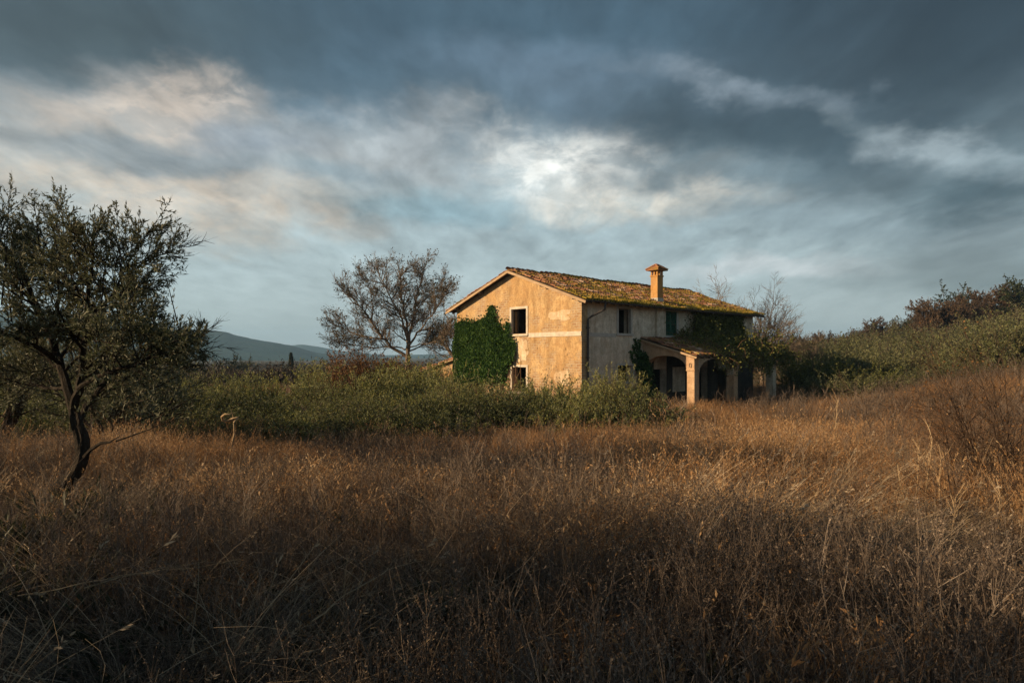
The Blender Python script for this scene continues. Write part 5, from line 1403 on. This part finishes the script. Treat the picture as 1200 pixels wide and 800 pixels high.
# ---- single tall dry stalks and fallen stems that stand out of the field
def stalk(px, top, D, label, lean=0.0, r=.006, base_z=None, fork=0, name='dry_stalk'):
    x = (px - 600) / F * D; g = gz(x, D); H = EYE + (HY - top) * D / F - g
    rg = np.random.default_rng(int(px * 7 + top)); t = thing(name, label, 'dry stalk', (x, D, g), group='single dry stalks standing above the grass')
    w = MB(); p = limb(rg, (-lean * H, 0, -.05), (lean, 0, 1), H, 9, .035, 0); p[-1] = (0, 0, H); w.tube(p, np.linspace(r, r * .45, 10), 5)
    w.build('stem', M['straw_stalk'], t)
    m = MB()
    for i in range(14 + fork):
        b, d = at_line(p, rg.uniform(.25, .98)); q = limb(rg, b, side_dir(rg, d, R(28)), rg.uniform(.06, .22), 3, .1, .03); m.tube(q, [r * .4, r * .3, r * .2, r * .15], 3)
    m.build('side_twigs', M['straw_stalk'], t)
stalk(1087, 496, 7.0, 'straight pale stalk, tallest of three together at the right', .02, .010)
stalk(1100, 520, 6.9, 'orange stalk just right of the tallest pale one', -.02, .010)
stalk(1074, 508, 7.2, 'thin stalk just left of the tallest pale one', .0, .007)
stalk(1052, 544, 6.2, 'stalk leaning left of the three tall ones', -.28, .008)
stalk(1131, 566, 5.6, 'forked stalk leaning right, nearest below the three tall ones', .25, .008, fork=6)
stalk(975, 455, 13, 'lone slender pale stalk in front of the far grass, right of the porch', .02, .011)
stalk(983, 470, 12.6, 'shorter stalk just right of the lone slender one', .05, .008)
stalk(848, 585, 4.4, 'thin stalk rising from the pale straw right of centre', .2, .004)
stalk(408, 650, 3.1, 'bent forked stalk left of centre in the dark foreground', .12, .003)
stalk(300, 596, 5.2, 'thin grey stalk leaning left in the dark weeds', .35, .004)
stalk(128, 610, 4.6, 'upright grey stalk right of the olive trunk', .05, .004)
stalk(1168, 560, 5.0, 'dark upright stalk at the right edge of the field', .03, .007)
def fallen(a, b, D0, D1, label, r=.004, sagz=.05):
    rg = np.random.default_rng(int(a[0])); A = px_pt(a[0], a[1], D0); B = px_pt(b[0], b[1], D1); o = (A + B) / 2
    n = 12; t = np.linspace(0, 1, n)[:, None]; p = (A - o) * (1 - t) + (B - o) * t; p[:, 2] += sagz * np.sin(t[:, 0] * math.pi); p += rg.normal(0, .006, p.shape)
    e = thing('fallen_stem', label, 'dry stalk', tuple(o)); m = MB(); m.tube(p, np.linspace(r, r * .4, n), 5); m.build('stem', M['straw_stalk'], e)
    m = MB()
    for i in range(9):
        q0, d = at_line(p, rg.uniform(.2, .98)); m.tube(limb(rg, q0, side_dir(rg, d, R(30)), rg.uniform(.06, .18), 3, .12, 0), [r * .4, r * .3, r * .25, r * .2], 3)
    m.build('side_twigs', M['straw_stalk'], e)
fallen((365, 728), (497, 656), 2.9, 3.7, 'long bleached stem leaning up to the right, left of centre foreground')
fallen((20, 700), (285, 657), 3.3, 3.6, 'long grey stem lying across the dark left foreground', .0035, .03)
fallen((100, 690), (283, 660), 3.2, 3.7, 'second grey stem lying close beside the long one at the left', .003, .05)
fallen((1004, 760), (1042, 715), 2.6, 3.0, 'short arched stem in the lower right foreground', .0035)
fallen((1022, 684), (1046, 640), 3.6, 4.2, 'short arched stem above the other one at the lower right', .004)
fallen((897, 606), (930, 640), 5.2, 4.6, 'pale broken stem pointing down right, right of the bright straw', .004)
fallen((372, 598), (432, 590), 6.0, 6.4, 'pale lying stem catching light left of centre', .008)
fallen((905, 607), (1040, 606), 5.4, 5.6, 'thin dark stem lying level right of the bright straw', .004, .02)

# ---- the curled pale branch in front of the hedge
def curl():
    D = 11.5; x = (273 - 600) / F * D; g = gz(x, D); o = np.array((x, D, g)); t = thing('curled_branch', 'pale dead branch with a curled hook top standing before the dark hedge', 'dead branch', (x, D, g))
    P = lambda px, py, dd=0: px_pt(px, py, D + dd) - o
    w = MB(); w.tube(np.array([P(270, 535), P(272, 520), P(275, 508), P(274, 496)]), [.022, .020, .018, .012], 6)
    w.tube(np.array([P(274, 495), P(279, 489), P(272, 491, .1), P(266, 494, .15), P(261, 492, .1), P(260, 488), P(264, 485, -.1), P(269, 486, -.1), P(272, 483, -.05)]), [.016, .022, .026, .026, .024, .022, .018, .013, .006], 6)
    w.tube(np.array([P(274, 498), P(273, 488, .1), P(271, 480, .1)]), [.008, .006, .003], 5)
    w.build('stem', M['straw_stalk'], t, smooth=True)
curl()

# ---- bare bramble thicket at the right edge
def bramble(px, D, H, W, n, seed, label, mat='dark_twig'):
    rg = np.random.default_rng(seed); x = (px - 600) / F * D; g = gz(x, D); t = thing('bare_shrub', label, 'bare shrub', (x, D, g)); w = MB(); tips = []
    prm = [dict(seg=10, kids=10, ang=40, ratio=.45, wob=.06, up=-.012, k=4, f0=.15, tap=.3, rr=.55, rmin=.0032), dict(seg=5, kids=5, ang=38, ratio=.5, wob=.09, up=.0, k=3, f0=.2, tap=.4, rmin=.0022), dict(seg=4, wob=.1, up=.0, k=3, tap=.5)]
    for i in range(n):
        a = rg.uniform(0, 6.28); branch(rg, w, (rg.normal(0, .25), rg.normal(0, .25), -.05), (math.cos(a) * W, math.sin(a) * W, 1), H * rg.uniform(.6, 1.15), .011, 0, prm, tips)
    w.build('stems', M[mat], t); m = MB(); leaf_on_tips(rg, m, tips, .5, .035, .02, .6, .2, .5); m.build('dry_leaves', M['rust_leaf'], t)
bramble(1180, 7.0, 1.45, .28, 20, 1, 'leafless dark shrub with arching canes at the right edge')
bramble(1130, 9.6, 1.05, .6, 13, 2, 'leafless thorny tangle behind the tall stalks at the right', 'twig')
bramble(1060, 11.5, 1.0, .8, 8, 3, 'low reddish bramble tangle left of the tall stalks', 'twig')
bramble(1215, 5.6, 1.0, .35, 6, 4, 'nearest dark canes leaning in from the right edge')
def cane(pts, label, r=.008):
    P = np.array([px_pt(*p) for p in pts]); o = P[-1].copy(); o[2] = gz(o[0], o[1]); t = thing('bramble_cane', label, 'bramble', tuple(o)); n = len(P); tt = np.linspace(0, n - 1, n * 4)
    pp = np.stack([np.interp(tt, range(n), (P - o)[:, k]) for k in range(3)], 1); rg = np.random.default_rng(int(pts[0][0])); pp += rg.normal(0, .012, pp.shape); m = MB(); m.tube(pp, np.linspace(r * .35, r, len(pp)), 5); m.build('stem', M['dark_twig'], t)
    m = MB()
    for i in range(26):
        b, d = at_line(pp, rg.uniform(.05, .95)); m.tube(limb(rg, b, side_dir(rg, -d, R(35)), rg.uniform(.1, .45), 4, .12, -.03), [r * .4, r * .35, r * .3, r * .25, r * .2], 3)
    m.build('side_twigs', M['dark_twig'], t)
cane([(985, 452, 9.5), (1020, 470, 9.3), (1060, 482, 9.0), (1095, 500, 8.7), (1130, 530, 8.5), (1150, 575, 8.3)], 'long dark cane arching down to the right over the orange grass')
cane([(1092, 470, 7.4), (1110, 500, 7.4), (1135, 525, 7.3), (1160, 570, 7.2), (1172, 620, 7.1)], 'dark cane drooping just right of the tallest stalk', .007)

# ---- unseen olives added left of the frame to throw shade over the foreground
for k, (x, y, s) in enumerate(((-9.3, .4, 1.2), (-9.0, -2.9, 1.3), (-12.6, -1.4, 1.45), (-12.8, -5.0, 1.5), (-16.2, -2.9, 1.7), (-9.0, -6.2, 1.3), (-16.5, -6.6, 1.7), (-6.5, -4.4, 1.15))):
    if k == 0:
        so_ = olive_proto(97, 3.9, 2.2, .11, .034, 20, mat='olive_leaf', lab='', kids=(8, 7, 6)); so_['group'] = 'unseen olives added left of the view for shade'
        so_.location = (x, y, gz(x, y)); so_.scale = (s, s, s); so_['label'] = 'grey green olive added unseen left of the field for shade'
    else: copy_thing(so_, (x, y, gz(x, y)), k * 1.3, s, 'grey green olive added unseen left of the field for shade, ' + nth(k) + 'of the group')

# ------------------------------------------------------------------ air
def haze():
    m = bpy.data.materials.new('air'); m.use_nodes = True; t = m.node_tree; t.nodes.clear()
    v = t.nodes.new('ShaderNodeVolumePrincipled'); v.inputs['Color'].default_value = (0.38, 0.66, 1.0, 1); v.inputs['Density'].default_value = 0.00026; v.inputs['Anisotropy'].default_value = 0.1
    o = t.nodes.new('ShaderNodeOutputMaterial'); t.links.new(v.outputs[0], o.inputs['Volume'])
    try: m.cycles.homogeneous_volume = True
    except Exception: pass
    b = MB(); b.box(-3900, 3900, -3900, 3900, -18, 150); h = b.build('haze', m, kind='stuff', label='thin blue haze over the whole valley')
haze()
